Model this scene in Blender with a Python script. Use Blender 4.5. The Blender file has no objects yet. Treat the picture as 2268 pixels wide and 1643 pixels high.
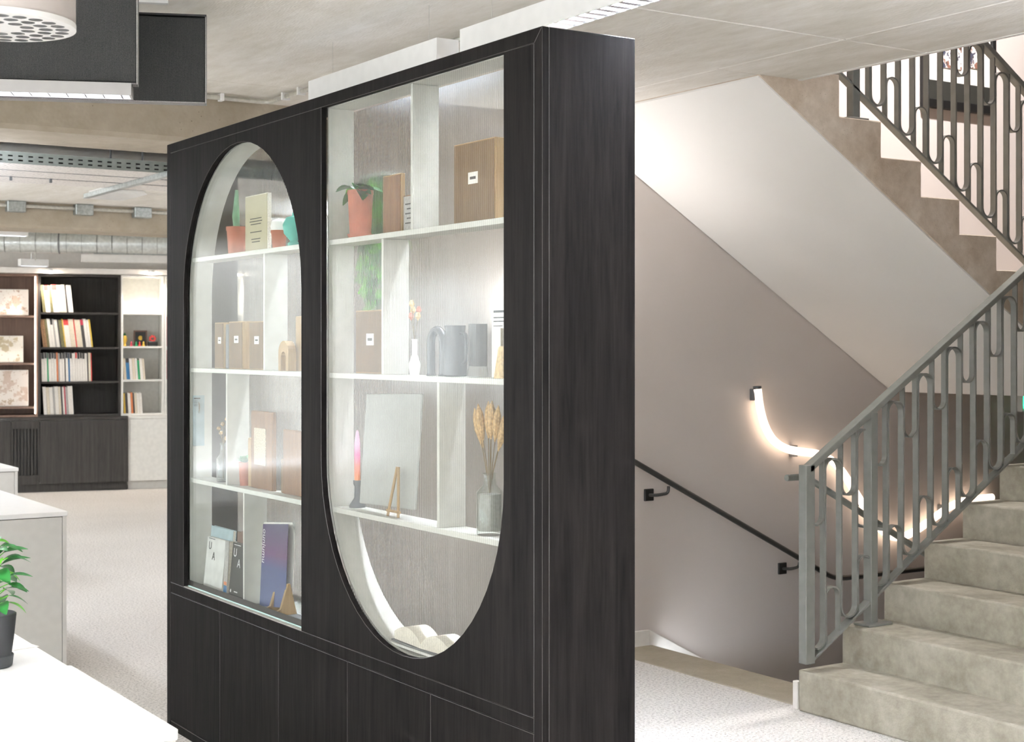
import bpy, bmesh, math, random
from mathutils import Vector, Matrix
random.seed(7)
PI = math.pi
C = bpy.context.scene.collection
sc = bpy.context.scene

# ------------------------------------------------------------------ camera
cd = bpy.data.cameras.new('camera'); cam = bpy.data.objects.new('camera', cd); C.objects.link(cam)
cd.sensor_fit = 'HORIZONTAL'; cd.sensor_width = 36.0
cd.lens = 3320.0 / 2268.0 * 36.0
cd.shift_y = -57.5 / 2268.0
cd.clip_start = 0.05; cd.clip_end = 100
cam.location = (0, 0, 1.5)
cam.rotation_euler = (PI / 2, 0, -math.radians(33.024))
cd.dof.use_dof = True; cd.dof.focus_distance = 4.6; cd.dof.aperture_fstop = 9.0
sc.camera = cam

# ------------------------------------------------------------------ world / exposure
w = bpy.data.worlds.new('world'); sc.world = w; w.use_nodes = True
w.node_tree.nodes['Background'].inputs[0].default_value = (0.90, 0.95, 1.0, 1)
w.node_tree.nodes['Background'].inputs[1].default_value = 3.0
sc.view_settings.view_transform = 'Standard'; sc.view_settings.look = 'None'
sc.view_settings.gamma = 1.0; sc.view_settings.use_curve_mapping = False
sc.view_settings.exposure = 1.5
sc.cycles.use_light_tree = False; sc.cycles.max_bounces = 8; sc.cycles.diffuse_bounces = 6; sc.cycles.glossy_bounces = 2; sc.cycles.transmission_bounces = 3; sc.cycles.transparent_max_bounces = 12
sc.cycles.sample_clamp_indirect = 6.0

L_DOWN = 72.0      # added out-of-frame luminaires, downwards
L_SCONCE = 15.0   # added fill uplighter hidden behind the cabinet
L_CAB = 360.0     # the two lights above the cabinet
L_UP = 260.0        # added out-of-frame luminaires, upwards
L_LED = 1.6       # led tube on the stair wall

# ------------------------------------------------------------------ helpers
class MB:
    def __init__(s): s.v = []; s.f = []; s.mi = []; s.m = 0
    def add(s, vs, fs):
        b = len(s.v); s.v += [tuple(v) for v in vs]
        for f in fs: s.f.append([b + i for i in f]); s.mi.append(s.m)
        return s
    def box(s, x0, x1, y0, y1, z0, z1):
        return s.add([(x0,y0,z0),(x1,y0,z0),(x1,y1,z0),(x0,y1,z0),(x0,y0,z1),(x1,y0,z1),(x1,y1,z1),(x0,y1,z1)],
                     [(0,3,2,1),(4,5,6,7),(0,1,5,4),(1,2,6,5),(2,3,7,6),(3,0,4,7)])
    def obox(s, c, ax, ay, az):     # centre and three half vectors
        c = Vector(c); ax = Vector(ax); ay = Vector(ay); az = Vector(az)
        P = [c + i*ax + j*ay + k*az for k in (-1,1) for (i,j) in ((-1,-1),(1,-1),(1,1),(-1,1))]
        return s.add(P, [(0,3,2,1),(4,5,6,7),(0,1,5,4),(1,2,6,5),(2,3,7,6),(3,0,4,7)])
    def prism(s, poly, axis, a, b):
        def p(u, v, t): return {'x': (t,u,v), 'y': (u,t,v), 'z': (u,v,t)}[axis]
        n = len(poly)
        vs = [p(u,v,a) for u,v in poly] + [p(u,v,b) for u,v in poly]
        fs = [list(range(n)), list(range(2*n-1, n-1, -1))] + [(i, n+i, n+(i+1)%n, (i+1)%n) for i in range(n)]
        return s.add(vs, fs)
    def tube(s, path, r, n=10, cap=True):
        path = [Vector(p) for p in path]; rings = []
        up = Vector((0,0,1)); prevx = None
        for i, p in enumerate(path):
            t = (path[min(i+1,len(path)-1)] - path[max(i-1,0)]).normalized()
            x = prevx - t*prevx.dot(t) if prevx is not None else t.cross(up if abs(t.z) < .95 else Vector((0,1,0)))
            if x.length < 1e-6: x = t.cross(Vector((1,0,0)))
            x.normalize(); y = t.cross(x); prevx = x
            rr = r[i] if isinstance(r, (list, tuple)) else r
            rings.append([p + rr*(math.cos(2*PI*k/n)*x + math.sin(2*PI*k/n)*y) for k in range(n)])
        vs = [v for g in rings for v in g]; fs = []
        for i in range(len(path)-1):
            for k in range(n): fs.append((i*n+k, i*n+(k+1)%n, (i+1)*n+(k+1)%n, (i+1)*n+k))
        if cap: fs += [list(range(n))[::-1], [(len(path)-1)*n+k for k in range(n)]]
        return s.add(vs, fs)
    def lathe(s, prof, c, n=24):
        cx, cy, cz = c; vs = []; fs = []
        for r, z in prof:
            for k in range(n): vs.append((cx + r*math.cos(2*PI*k/n), cy + r*math.sin(2*PI*k/n), cz + z))
        for i in range(len(prof)-1):
            for k in range(n): fs.append((i*n+k, i*n+(k+1)%n, (i+1)*n+(k+1)%n, (i+1)*n+k))
        if prof[0][0] > 1e-5: fs.append(list(range(n))[::-1])
        if prof[-1][0] > 1e-5: fs.append([(len(prof)-1)*n+k for k in range(n)])
        return s.add(vs, fs)
    def ribbon(s, path, t, y0, y1):   # flat bar following a path in the X-Z plane
        path = [Vector((p[0], p[1])) for p in path]; a = []; b = []
        for i, p in enumerate(path):
            d = (path[min(i+1,len(path)-1)] - path[max(i-1,0)]).normalized(); nrm = Vector((-d.y, d.x))
            a.append(p + nrm*t/2); b.append(p - nrm*t/2)
        vs = []
        for i in range(len(path)): vs += [(a[i].x,y0,a[i].y),(a[i].x,y1,a[i].y),(b[i].x,y1,b[i].y),(b[i].x,y0,b[i].y)]
        fs = []
        for i in range(len(path)-1):
            for k in range(4): fs.append((i*4+k, i*4+(k+1)%4, (i+1)*4+(k+1)%4, (i+1)*4+k))
        n = len(path)-1
        fs += [(3,2,1,0), (n*4, n*4+1, n*4+2, n*4+3)]
        return s.add(vs, fs)
    def mesh(s, name, mats):
        me = bpy.data.meshes.new(name); me.from_pydata(s.v, [], s.f)
        for i, p in enumerate(me.polygons): p.material_index = s.mi[i]
        bm = bmesh.new(); bm.from_mesh(me); bmesh.ops.recalc_face_normals(bm, faces=bm.faces); bm.to_mesh(me); bm.free()
        for m in (mats if isinstance(mats, (list, tuple)) else [mats]): me.materials.append(M[m])
        return me
    def build(s, name, mats, parent=None, smooth=False, bevel=0.0, seg=1, edge=None):
        me = s.mesh(name, mats)
        if smooth:
            for p in me.polygons: p.use_smooth = True
            try: me.set_sharp_from_angle(angle=math.radians(40))
            except Exception: pass
        o = put(name, me, parent, bevel, seg)
        if edge and bevel: me.materials.append(M[edge]); o.modifiers['bevel'].material = len(me.materials)-1
        return o

def put(name, me, parent=None, bevel=0.0, seg=1):
    o = bpy.data.objects.new(name, me); C.objects.link(o)
    if bevel:
        b = o.modifiers.new('bevel', 'BEVEL'); b.width = bevel; b.segments = seg; b.limit_method = 'ANGLE'; b.angle_limit = math.radians(40)
    if parent is not None: attach(o, parent)
    return o
def attach(o, parent):
    base = parent; t = Vector((0,0,0))
    o.parent = parent
    while base is not None:
        t += base.location; base = base.parent
    # parts of a part: meshes sit at the world origin, only empties are offset
    root = parent
    while root.parent is not None: root = root.parent
    if parent is root: o.matrix_parent_inverse = Matrix.Translation(-root.location)
def tag(o, label, cat, group=None):
    o['label'] = label; o['category'] = cat
    if group: o['group'] = group
    return o
def thing(name, label, cat, loc=(0,0,0), group=None):
    o = bpy.data.objects.new(name, None); C.objects.link(o); o.location = loc; o.empty_display_size = .1
    return tag(o, label, cat, group)
def struct(o): o['kind'] = 'structure'; return o
def text(name, s, size, mtx, mat, parent, depth=.0006, shear=0.0, align='LEFT'):
    cu = bpy.data.curves.new(name, 'FONT'); cu.body = s; cu.size = size; cu.extrude = depth/2; cu.resolution_u = 3; cu.shear = shear; cu.align_x = align
    t = bpy.data.objects.new(name+'_tmp', cu); C.objects.link(t)
    dg = bpy.context.evaluated_depsgraph_get(); me = bpy.data.meshes.new_from_object(t.evaluated_get(dg))
    bpy.data.objects.remove(t); bpy.data.curves.remove(cu)
    me.transform(mtx); me.materials.clear(); me.materials.append(M[mat])
    return put(name, me, parent)
def frame_mtx(o, ex, ey):      # local x -> ex, local y -> ey
    ex = Vector(ex).normalized(); ey = Vector(ey).normalized(); ez = ex.cross(ey)
    m = Matrix((ex, ey, ez)).transposed().to_4x4(); m.translation = Vector(o); return m

# ------------------------------------------------------------------ materials
M = {}
def nodes(name):
    m = bpy.data.materials.new(name); m.use_nodes = True; M[name] = m
    nt = m.node_tree; return m, nt, nt.nodes['Principled BSDF']
def hexc(h, k=1.0):
    c = [int(h[i:i+2], 16)/255 for i in (0,2,4)]
    return tuple((x/12.92 if x <= .04045 else ((x+.055)/1.055)**2.4)*k for x in c) + (1,)
def coord(nt, scale=(1,1,1)):
    tc = nt.nodes.new('ShaderNodeTexCoord'); mp = nt.nodes.new('ShaderNodeMapping'); mp.inputs['Scale'].default_value = scale
    nt.links.new(tc.outputs['Object'], mp.inputs['Vector']); return mp.outputs['Vector']
def noise(nt, vec, scale, detail=4, rough=.55, dist=0.0):
    n = nt.nodes.new('ShaderNodeTexNoise'); n.inputs['Scale'].default_value = scale; n.inputs['Detail'].default_value = detail
    n.inputs['Roughness'].default_value = rough; n.inputs['Distortion'].default_value = dist; nt.links.new(vec, n.inputs['Vector']); return n.outputs['Fac']
def ramp(nt, fac, stops):
    r = nt.nodes.new('ShaderNodeValToRGB'); e = r.color_ramp.elements
    while len(e) < len(stops): e.new(.5)
    for i, (p, c) in enumerate(stops): e[i].position = p; e[i].color = c
    nt.links.new(fac, r.inputs['Fac']); return r.outputs['Color']
def mixc(nt, fac, a, b, mode='MIX'):
    x = nt.nodes.new('ShaderNodeMix'); x.data_type = 'RGBA'; x.blend_type = mode
    def s(i, v):
        if hasattr(v, 'is_linked') or hasattr(v, 'node'): nt.links.new(v, x.inputs[i])
        else: x.inputs[i].default_value = v
    s(0, fac); s(6, a); s(7, b); return x.outputs[2]
def bump(nt, h, bs, strength, dist=.01):
    b = nt.nodes.new('ShaderNodeBump'); b.inputs['Strength'].default_value = strength; b.inputs['Distance'].default_value = dist
    nt.links.new(h, b.inputs['Height']); nt.links.new(b.outputs['Normal'], bs.inputs['Normal'])
def plain(name, h, rough=.5, metal=0.0, var=.06, scale=30, spec=.5, k=1.0):
    m, nt, bs = nodes(name); c = hexc(h, k)
    f = noise(nt, coord(nt), scale, 0)
    lo = tuple(x*(1-var) for x in c[:3]) + (1,); hi = tuple(min(1, x*(1+var)) for x in c[:3]) + (1,)
    nt.links.new(ramp(nt, f, [(.3, lo), (.7, hi)]), bs.inputs['Base Color'])
    bs.inputs['Roughness'].default_value = rough; bs.inputs['Metallic'].default_value = metal
    bs.inputs['Specular IOR Level'].default_value = spec
    return m
def wood(name, dark, light, rough=.5, stretch=(30,30,1.2), k=1.0, bmp=.08, spec=.4, dist=0.0):
    m, nt, bs = nodes(name); v = coord(nt, stretch)
    f = noise(nt, v, 1.6, 3, .6, dist); g = noise(nt, coord(nt, tuple(a*4 for a in stretch)), 2.2, 1, .6)
    c1 = ramp(nt, f, [(.32, hexc(dark, k)), (.72, hexc(light, k))])
    c = mixc(nt, .28, c1, ramp(nt, g, [(.35, hexc(dark, k)), (.65, hexc(light, k))]))
    nt.links.new(c, bs.inputs['Base Color']); bs.inputs['Roughness'].default_value = rough
    bs.inputs['Specular IOR Level'].default_value = spec
    bump(nt, g, bs, bmp, .002); return m
def concrete(name, a, b, c, k=1.0, rough=.75, sc_=1.0, pores=True, stretch=(1,1,1)):
    m, nt, bs = nodes(name); v = coord(nt, stretch)
    f = noise(nt, v, 1.7*sc_, 4, .62); g = noise(nt, v, 9*sc_, 4, .65); hgh = noise(nt, v, 55*sc_, 0, .5)
    col = ramp(nt, f, [(.28, hexc(a,k)), (.5, hexc(b,k)), (.72, hexc(c,k))])
    col = mixc(nt, .35, col, ramp(nt, g, [(.3, hexc(a,k)), (.7, hexc(c,k))]))
    if pores:
        vo = nt.nodes.new('ShaderNodeTexVoronoi'); vo.inputs['Scale'].default_value = 26*sc_; nt.links.new(v, vo.inputs['Vector'])
        pr = ramp(nt, vo.outputs['Distance'], [(.05, (0,0,0,1)), (.11, (1,1,1,1))])
        sel = ramp(nt, noise(nt, v, 5*sc_, 2), [(.5, (1,1,1,1)), (.62, (0,0,0,1))])
        keep = mixc(nt, 1.0, pr, sel, 'LIGHTEN')
        col = mixc(nt, keep, hexc(a, .45*k), col)
    nt.links.new(col, bs.inputs['Base Color']); bs.inputs['Roughness'].default_value = rough
    bs.inputs['Specular IOR Level'].default_value = .35
    mx = nt.nodes.new('ShaderNodeMath'); mx.operation = 'ADD'; nt.links.new(g, mx.inputs[0]); nt.links.new(hgh, mx.inputs[1])
    bump(nt, mx.outputs[0], bs, .18, .006); return m
def emit(name, h, s, sample=True):
    m = bpy.data.materials.new(name); m.use_nodes = True; M[name] = m; nt = m.node_tree
    nt.nodes.remove(nt.nodes['Principled BSDF']); e = nt.nodes.new('ShaderNodeEmission')
    e.inputs[0].default_value = hexc(h); e.inputs[1].default_value = s
    nt.links.new(e.outputs[0], nt.nodes['Material Output'].inputs[0])
    if not sample: m.cycles.emission_sampling = 'NONE'
    return m
def glass(name, tint, refl=1.0, rough=.03, haze=0.0, hrough=.35):
    m = bpy.data.materials.new(name); m.use_nodes = True; M[name] = m; nt = m.node_tree
    nt.nodes.remove(nt.nodes['Principled BSDF'])
    tr = nt.nodes.new('ShaderNodeBsdfTransparent'); tr.inputs[0].default_value = tint
    base = tr.outputs[0]
    if haze:
        rf = nt.nodes.new('ShaderNodeBsdfRefraction'); rf.inputs['Roughness'].default_value = hrough; rf.inputs['IOR'].default_value = 1.12; rf.inputs[0].default_value = tint
        mx = nt.nodes.new('ShaderNodeMixShader'); mx.inputs[0].default_value = haze
        nt.links.new(base, mx.inputs[1]); nt.links.new(rf.outputs[0], mx.inputs[2]); base = mx.outputs[0]
    gl = nt.nodes.new('ShaderNodeBsdfGlossy'); gl.inputs['Roughness'].default_value = rough
    fr = nt.nodes.new('ShaderNodeFresnel'); geo = nt.nodes.new('ShaderNodeNewGeometry')
    im = nt.nodes.new('ShaderNodeMapRange'); im.inputs[3].default_value = 1.45; im.inputs[4].default_value = 1/1.45
    nt.links.new(geo.outputs['Backfacing'], im.inputs[0]); nt.links.new(im.outputs[0], fr.inputs[0])
    mu = nt.nodes.new('ShaderNodeMath'); mu.operation = 'MULTIPLY'; mu.inputs[1].default_value = refl; nt.links.new(fr.outputs[0], mu.inputs[0])
    mx = nt.nodes.new('ShaderNodeMixShader'); nt.links.new(mu.outputs[0], mx.inputs[0]); nt.links.new(base, mx.inputs[1]); nt.links.new(gl.outputs[0], mx.inputs[2])
    nt.links.new(mx.outputs[0], nt.nodes['Material Output'].inputs[0]); return m

wood('dark_wood', '0a0909', '201d1c', .65, (16,16,.9), spec=.05, dist=1.2)
wood('dark_wood_far', '302d2b', '45423f', .6, (30,30,1.2), spec=.2)
wood('brown_wood_far', '6b564b', '866e60', .55, (30,30,1.2))
plain('edge_band', '332f2c', .5)
plain('white_board', 'e6e5e0', .45, var=.03)
plain('liner_white', 'cfcfc8', .5, var=.03)
plain('white_paint', 'ece8e3', .6, var=.02)
plain('strip_grey', 'a09e9c', .4, var=.02)
plain('white_metal', 'e9e8e6', .35, var=.02)
plain('table_white', 'f2f1ef', .32, var=.01)
plain('board_grey', 'a8aaa6', .5, var=.02)
plain('well_shade', '6a605a', .8, var=.03)  # unlit stairwell depth put into the colour of its unseen surfaces
plain('cabinet_grey', 'cfcdc8', .45, var=.02)
plain('wall_mauve', 'd2c9c4', .75, var=.02, scale=3)
plain('upper_wall', 'e2d9d4', .75, var=.02, scale=3)
plain('soffit_white', 'f1eeea', .75, var=.015, scale=3)
plain('rail_paint', '7a7b76', .42, var=.05)
plain('rail_dark', '373634', .42, var=.08)
plain('black_plate', '1d1c1b', .45)
plain('galv', 'b4bab9', .38, .85, .12, 60)
plain('duct_metal', 'd6dbda', .36, .8, .08, 40)
plain('pale_steel', 'c6c4bb', .4, .6, .08, 60)
plain('black_plastic', '2b2c2d', .5)
plain('black', '131313', .5)
plain('paper', 'f0ede6', .6, var=.02)
plain('pages', 'e9e3d5', .7, var=.08, scale=200)
plain('cream', 'bcb498', .6, var=.03)
plain('terracotta', 'aa6650', .7, var=.1)
plain('soil', '2a211b', .9, var=.3, scale=120)
plain('leaf_dark', '24602c', .35, var=.35, scale=40)
plain('leaf_light', '5fb02e', .4, var=.3, scale=40)
plain('leaf_grey', '6e9a78', .5, var=.2)
plain('stem', '6b5a3c', .7)
plain('dried', 'b3956a', .8, var=.25, scale=150)
plain('straw', 'c9ab78', .8, var=.2, scale=150)
plain('teal', '5fb5a6', .5)
plain('white_cotton', 'f4f2ee', .9)
plain('ink', '3a3a3a', .6)
plain('ink_light', 'e8e8e8', .6)
plain('book_black', '33332f', .5)
plain('book_white', 'd9d8d4', .5)
plain('book_bluegrey', 'a9bcc2', .5)
plain('book_brown', '6e5346', .55)
plain('red', 'c8403c', .5); plain('green', '1f8f5c', .5); plain('blue', '2f6f9f', .5); plain('yellow', 'd8b64a', .5); plain('orange', 'd07a4a', .5); plain('pinkred', 'b8344a', .5)
plain('spine_white', 'e4dfd8', .6, var=.06, scale=120); plain('spine_cream', 'd8cdb9', .6, var=.08, scale=120); plain('spine_grey', 'a9a6a2', .6, var=.1, scale=120)
plain('spine_brown', '8a6a4a', .6, var=.3, scale=150); plain('spine_olive', '6f6a48', .6, var=.35, scale=200); plain('spine_charcoal', '3c3a3a', .6, var=.1)
wood('plywood', '694629', '8a6544', .6, (30,30,2))
wood('pale_ply', '95774f', 'b0936a', .6, (30,30,2))
wood('tan_box', '654d32', '7d6446', .65, (20,20,2))
plain('cork', 'b9ad97', .8, var=.3, scale=260)
plain('smoked', '3d3a38', .2)
plain('slate', '6a6d70', .5)
concrete('conc_ceiling', 'd2ccbf', 'e4dfd6', 'f3f0eb', 1.0, .6, 1.0, False, (3.2,.9,1))
concrete('conc_beam', '978c7a', 'a89d8c', 'b5ab9c', 1.0, .8, 1.2, True)
concrete('conc_step', '807a6c', 'a39d8e', 'c0bbad', 1.0, .6, 2.6, False)
concrete('conc_string', 'ad9b87', 'cdbdaa', 'e2d6c8', 1.0, .8, 2.4, True)
concrete('conc_strip', '968c77', 'a79d89', 'b5ac9a', 1.0, .55, 2.0, False)

m, nt, bs = nodes('carpet'); v = coord(nt)
f1 = noise(nt, v, 85, 2, .75); f2 = noise(nt, v, 240, 1, .5); f3 = noise(nt, v, .8, 3)
c = ramp(nt, f1, [(.33, hexc('67625e')), (.44, hexc('c9c4be')), (.66, hexc('f3efea'))])
c = mixc(nt, .25, c, ramp(nt, f2, [(.3, hexc('8a837d')), (.7, hexc('ece8e3'))]))
c = mixc(nt, .25, c, ramp(nt, f3, [(.3, hexc('c8c2bc')), (.7, hexc('e8e3dd'))]))
nt.links.new(c, bs.inputs['Base Color']); bs.inputs['Roughness'].default_value = .95; bs.inputs['Specular IOR Level'].default_value = .1
bump(nt, f1, bs, .5, .004)

m, nt, bs = nodes('felt'); v = coord(nt)
f1 = noise(nt, v, 420, 2, .7); f2 = noise(nt, coord(nt, (900,900,12)), 1.0, 2)
c = ramp(nt, f1, [(.3, hexc('262626')), (.7, hexc('444443'))]); c = mixc(nt, .22, c, ramp(nt, f2, [(.35, hexc('252525')), (.65, hexc('424241'))]))
nt.links.new(c, bs.inputs['Base Color']); bs.inputs['Roughness'].default_value = .95; bs.inputs['Specular IOR Level'].default_value = .1
bump(nt, f1, bs, .3, .003)
plain('felt_edge', '8d8988', .95, var=.12, scale=300)

m, nt, bs = nodes('tray_mesh'); v = coord(nt, (1,1,1))
vo = nt.nodes.new('ShaderNodeTexVoronoi'); vo.inputs['Scale'].default_value = 42; vo.inputs['Randomness'].default_value = .15; nt.links.new(v, vo.inputs['Vector'])
nt.links.new(ramp(nt, vo.outputs['Distance'], [(.25, hexc('8d8681')), (.42, hexc('e2dcd6'))]), bs.inputs['Base Color']); bs.inputs['Roughness'].default_value = .5

def print_mat(name, base, spots, scale, lo=.45, hi=.6):
    m, nt, bs = nodes(name); v = coord(nt)
    c = hexc(base)
    for i, (col, s, p) in enumerate(spots):
        f = noise(nt, coord(nt, (1+.3*i, 1, 1+.2*i)), s, 3, .6)
        msk = ramp(nt, f, [(p, (0,0,0,1)), (p+.04, (1,1,1,1))])
        c = mixc(nt, msk, c, hexc(col))
    nt.links.new(c, bs.inputs['Base Color']); bs.inputs['Roughness'].default_value = .5
print_mat('plan_print', 'efe9e2', [('c9b3a2', 9, .56), ('b09080', 26, .62)], 8)
print_mat('map_print', 'f0eadf', [('c7b89a', 10, .55), ('7d9a4a', 9, .66), ('8a7a6c', 30, .64)], 8)
print_mat('site_print', 'ece4dc', [('cdb9ab', 8, .54), ('b7a38c', 22, .6), ('97a07a', 10, .68)], 8)
print_mat('picture_print', 'efe9e4', [('8a6152', 14, .52), ('45475a', 17, .54), ('3a2f2e', 30, .6)], 8)
m, nt, bs = nodes('brochure'); tc = nt.nodes.new('ShaderNodeTexCoord'); sx = nt.nodes.new('ShaderNodeSeparateXYZ'); nt.links.new(tc.outputs['Generated'], sx.inputs[0])
nt.links.new(ramp(nt, sx.outputs['Z'], [(0, hexc('56628a')), (.45, hexc('3f4a78')), (.62, hexc('5a3060')), (1, hexc('3a3358'))]), bs.inputs['Base Color']); bs.inputs['Roughness'].default_value = .4
m, nt, bs = nodes('candle'); tc = nt.nodes.new('ShaderNodeTexCoord'); sx = nt.nodes.new('ShaderNodeSeparateXYZ'); nt.links.new(tc.outputs['Generated'], sx.inputs[0])
nt.links.new(ramp(nt, sx.outputs['Z'], [(0, hexc('e8925a')), (.3, hexc('ea7f78')), (.5, hexc('dd5f9a')), (.7, hexc('d9a3c4'))]), bs.inputs['Base Color']); bs.inputs['Roughness'].default_value = .5

emit('lamp_down', 'e9f1ff', L_DOWN); emit('lamp_up', 'e9f1ff', L_UP); emit('lamp_cab', 'ecf3ff', L_CAB); emit('lamp_cab_up', 'ecf3ff', .5); emit('lamp_far', 'e9f1ff', 10.0); emit('lamp_far_up', 'e9f1ff', 80.0); emit('lamp_cam_up', 'e9f1ff', 130.0); emit('lamp_soft', 'e9f1ff', 4.0); emit('lamp_strip', 'f3f7ff', 7.0); emit('led', 'ffe2c6', L_LED)
emit('downlight', 'fff0dc', 60.0, False); emit('exit_green', '2fd08a', 2.5, False); emit('led_edge', 'ffeedd', 5.0, False)
glass('clear_glass', (.97,.985,.98,1), .75, .08)
glass('fluted', (.86,.87,.86,1), .8, .18, .38, .35)
glass('fluted_front', (.96,.965,.96,1), .6, .12)
m, nt, bs = nodes('web'); bs.inputs['Base Color'].default_value = hexc('d8d8d4'); bs.inputs['Alpha'].default_value = .13; bs.inputs['Roughness'].default_value = .4

# ------------------------------------------------------------------ room shell
CEIL = 2.60
fl = MB().box(-5, 4.385, -3, 17.2, -.05, 0).box(4.385, 9, 6.05, 17.2, -.05, 0).box(4.385, 9, -3, 4.52, -.05, 0)
struct(fl.build('floor', 'carpet'))
st = MB().box(4.385, 4.665, 4.585, 5.905, -.05, .004).build('trim_1', 'conc_strip', bevel=.004)
struct(st); st['label'] = 'bare concrete nosing strip where the carpet meets the stairs down'

ce = struct(MB().box(-5, 9, -3, 3.05, 2.63, 2.75).box(-5, 4.385, 3.05, 4.575, 2.63, 2.75).box(-5, 4.165, 4.575, 5.91, 2.63, 2.75).box(-5, 2.99, 5.91, 17.2, 2.63, 2.75).box(2.99, 9, 6.052, 17.2, 2.63, 2.75).build('ceiling', 'conc_beam'))
for (x0, x1, y0, y1) in [(-5,3.943,-3,3.876),(-5,3.943,3.883,5.905),(-5,2.995,5.908,6.35),(3.949,4.385,-3,3.876),(3.950,4.385,3.883,4.568),(3.949,4.165,4.573,5.905),(4.39,9,-3,3.05),(2.998,9,6.054,6.35),
                         (-5,9,6.82,11.7),(-5,9,12.15,17.2)]:
    MB().box(x0, x1, y0, y1, CEIL, 2.64).build('slab_panel', 'conc_ceiling', ce, bevel=.003)
for i, (y0, y1) in enumerate([(6.35, 6.82), (11.7, 12.15)]):
    b = MB().box(-5, 9, y0, y1, 2.40, 2.68).build('trim_%d' % (i+2), 'conc_beam', bevel=.02)
    struct(b); b['label'] = ['concrete downstand beam behind the hanging felt baffles', 'far concrete downstand beam above the spiral duct'][i]
t = MB().box(4.385, 4.408, 3.06, 4.58, 2.598, 2.66).build('trim_4', 'white_paint'); struct(t); t['label'] = 'thin white trim along the slab edge over the stairs'

# stair well walls
struct(MB().box(3.0, 8.4, 5.912, 6.05, -2.3, 5.6).build('wall_stair', 'wall_mauve'))
struct(MB().box(8.3, 8.4, 3.0, 5.91, -2.3, 5.6).build('wall_stair_end', 'well_shade'))
struct(MB().box(4.386, 8.3, 2.95, 3.05, 0, 5.6).build('wall_stair_side', 'well_shade'))
struct(MB().box(4.67, 8.3, 4.525, 4.575, -2.3, -.05).build('wall_stair_spine', 'well_shade'))
struct(MB().box(4.0, 8.4, 2.95, 6.05, 5.6, 5.7).build('ceiling_stair', 'soffit_white'))
struct(MB().box(4.17, 4.27, 2.95, 5.91, 2.76, 5.6).build('wall_landing', 'upper_wall'))
struct(MB().box(4.6, 8.4, 4.57, 5.91, -2.35, -2.3).build('floor_lower', 'well_shade'))
b = MB(); b.box(3.0, 4.65, 5.893, 5.909, 0, .08).prism([(4.651,0),(4.651,.08),(6.4,-.85),(6.4,-.97),(4.70,-.07)], 'y', 5.893, 5.909)
struct(b.build('baseboard_stair', 'white_paint', bevel=.002))
# office walls
a13 = math.radians(-13.74); BD = Vector((math.cos(a13), math.sin(a13), 0)); BN = Vector((-BD.y, BD.x, 0)); B0 = Vector((4.065, 15.455, 0))
def bp(s, off, z): return B0 + BD*s + BN*off + Vector((0,0,z))
wb = MB(); wb.obox(bp(-1.0, .62, 1.4), BD*9.5, BN*.05, Vector((0,0,1.4))); struct(wb.build('wall_far', 'white_paint'))
struct(MB().box(8.9, 9, 6.05, 17, 0, 2.63).build('wall_right', 'white_paint'))
struct(MB().box(-5, 9, -3.1, -3, 0, 2.75).build('wall_behind', 'white_paint'))
struct(MB().box(8.3, 8.4, -3, 2.95, 0, 2.75).build('wall_right_near', 'white_paint'))
wl = MB().box(-5.1, -5, -3, 17.2, 0, .9).box(-5.1, -5, -3, 17.2, 2.35, 2.75)
for y in (-3, 0, 3, 6.2, 9, 11.6, 14.4, 16.9): wl.box(-5.1, -5, y, y+.5, .9, 2.35)
struct(wl.build('wall_left', 'white_paint'))
k = 1
for y in (-2.5, .5, 3.5, 6.7, 9.5, 12.1, 14.9):  # unseen windows added to let in soft fill light
    y1 = {-2.5:0, .5:3, 3.5:6.2, 6.7:9, 9.5:11.6, 12.1:14.4, 14.9:16.9}[y]
    wn = struct(MB().box(-5.06, -5.04, y, y1, .9, 2.35).build('window_%d' % k, 'clear_glass')); k += 1
    MB().box(-5.08, -5.02, y, y+.05, .9, 2.35).box(-5.08, -5.02, y1-.05, y1, .9, 2.35).box(-5.08, -5.02, y+.05, y1-.05, .9, .95).box(-5.08, -5.02, y+.05, y1-.05, 2.3, 2.35).build('window_frame', 'white_metal', wn)

# ------------------------------------------------------------------ stairs
s = thing('concrete_staircase', 'cast concrete stairs rising to the right behind the steel balustrade', 'staircase', (4.337, 4.0, 0))
for kx in range(8):
    x0 = 4.337 + .249*kx; zt = .17 + .157*kx; zb = 0.0 if kx < 2 else zt - .32
    MB().prism([(x0, max(zb, 0)), (x0, zt), (x0+(.262 if kx < 7 else .308), zt), (x0+(.262 if kx < 7 else .308), max(zb, 0))], 'y', 3.055, 4.517).build('step', 'conc_step', s, bevel=.008, seg=2)
MB().box(6.3895, 8.295, 3.055, 5.905, 1.24, 1.40).build('half_landing', 'conc_string', s)
u = thing('upper_stair_flight', 'bare concrete saw-toothed stair flight descending from the ceiling with white underside', 'staircase', (4.627, 5.2, 1.4))
pl = [(4.168, 2.60), (4.168, 2.645), (4.627, 2.645)]
for kx in range(7):
    x = 4.627 + .2515*kx; z = 2.468 - .1555*kx; pl += [(x, z), (x+.2515, z)]
pl += [(6.387, 1.402), (6.387, 1.248)]
MB().prism(pl, 'y', 4.57, 5.905).build('step_stringer', 'conc_string', u, bevel=.004)
MB().prism([(4.17, 2.598), (6.388, 1.246), (6.388, 1.238), (4.17, 2.590)], 'y', 4.5725, 5.907).build('plaster_soffit', 'soffit_white', u)
d = thing('descending_stair_flight', 'concrete stairs going down beside the grey wall with two handrails', 'staircase', (4.665, 5.2, -2.3))
pd = [(4.666, -.16)]
for kx in range(7): pd += [(4.666+.29*kx, -.16*(kx+1)), (4.666+.29*(kx+1), -.16*(kx+1))]
pd += [(6.70, -1.5), (4.666, -.45)]
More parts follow.
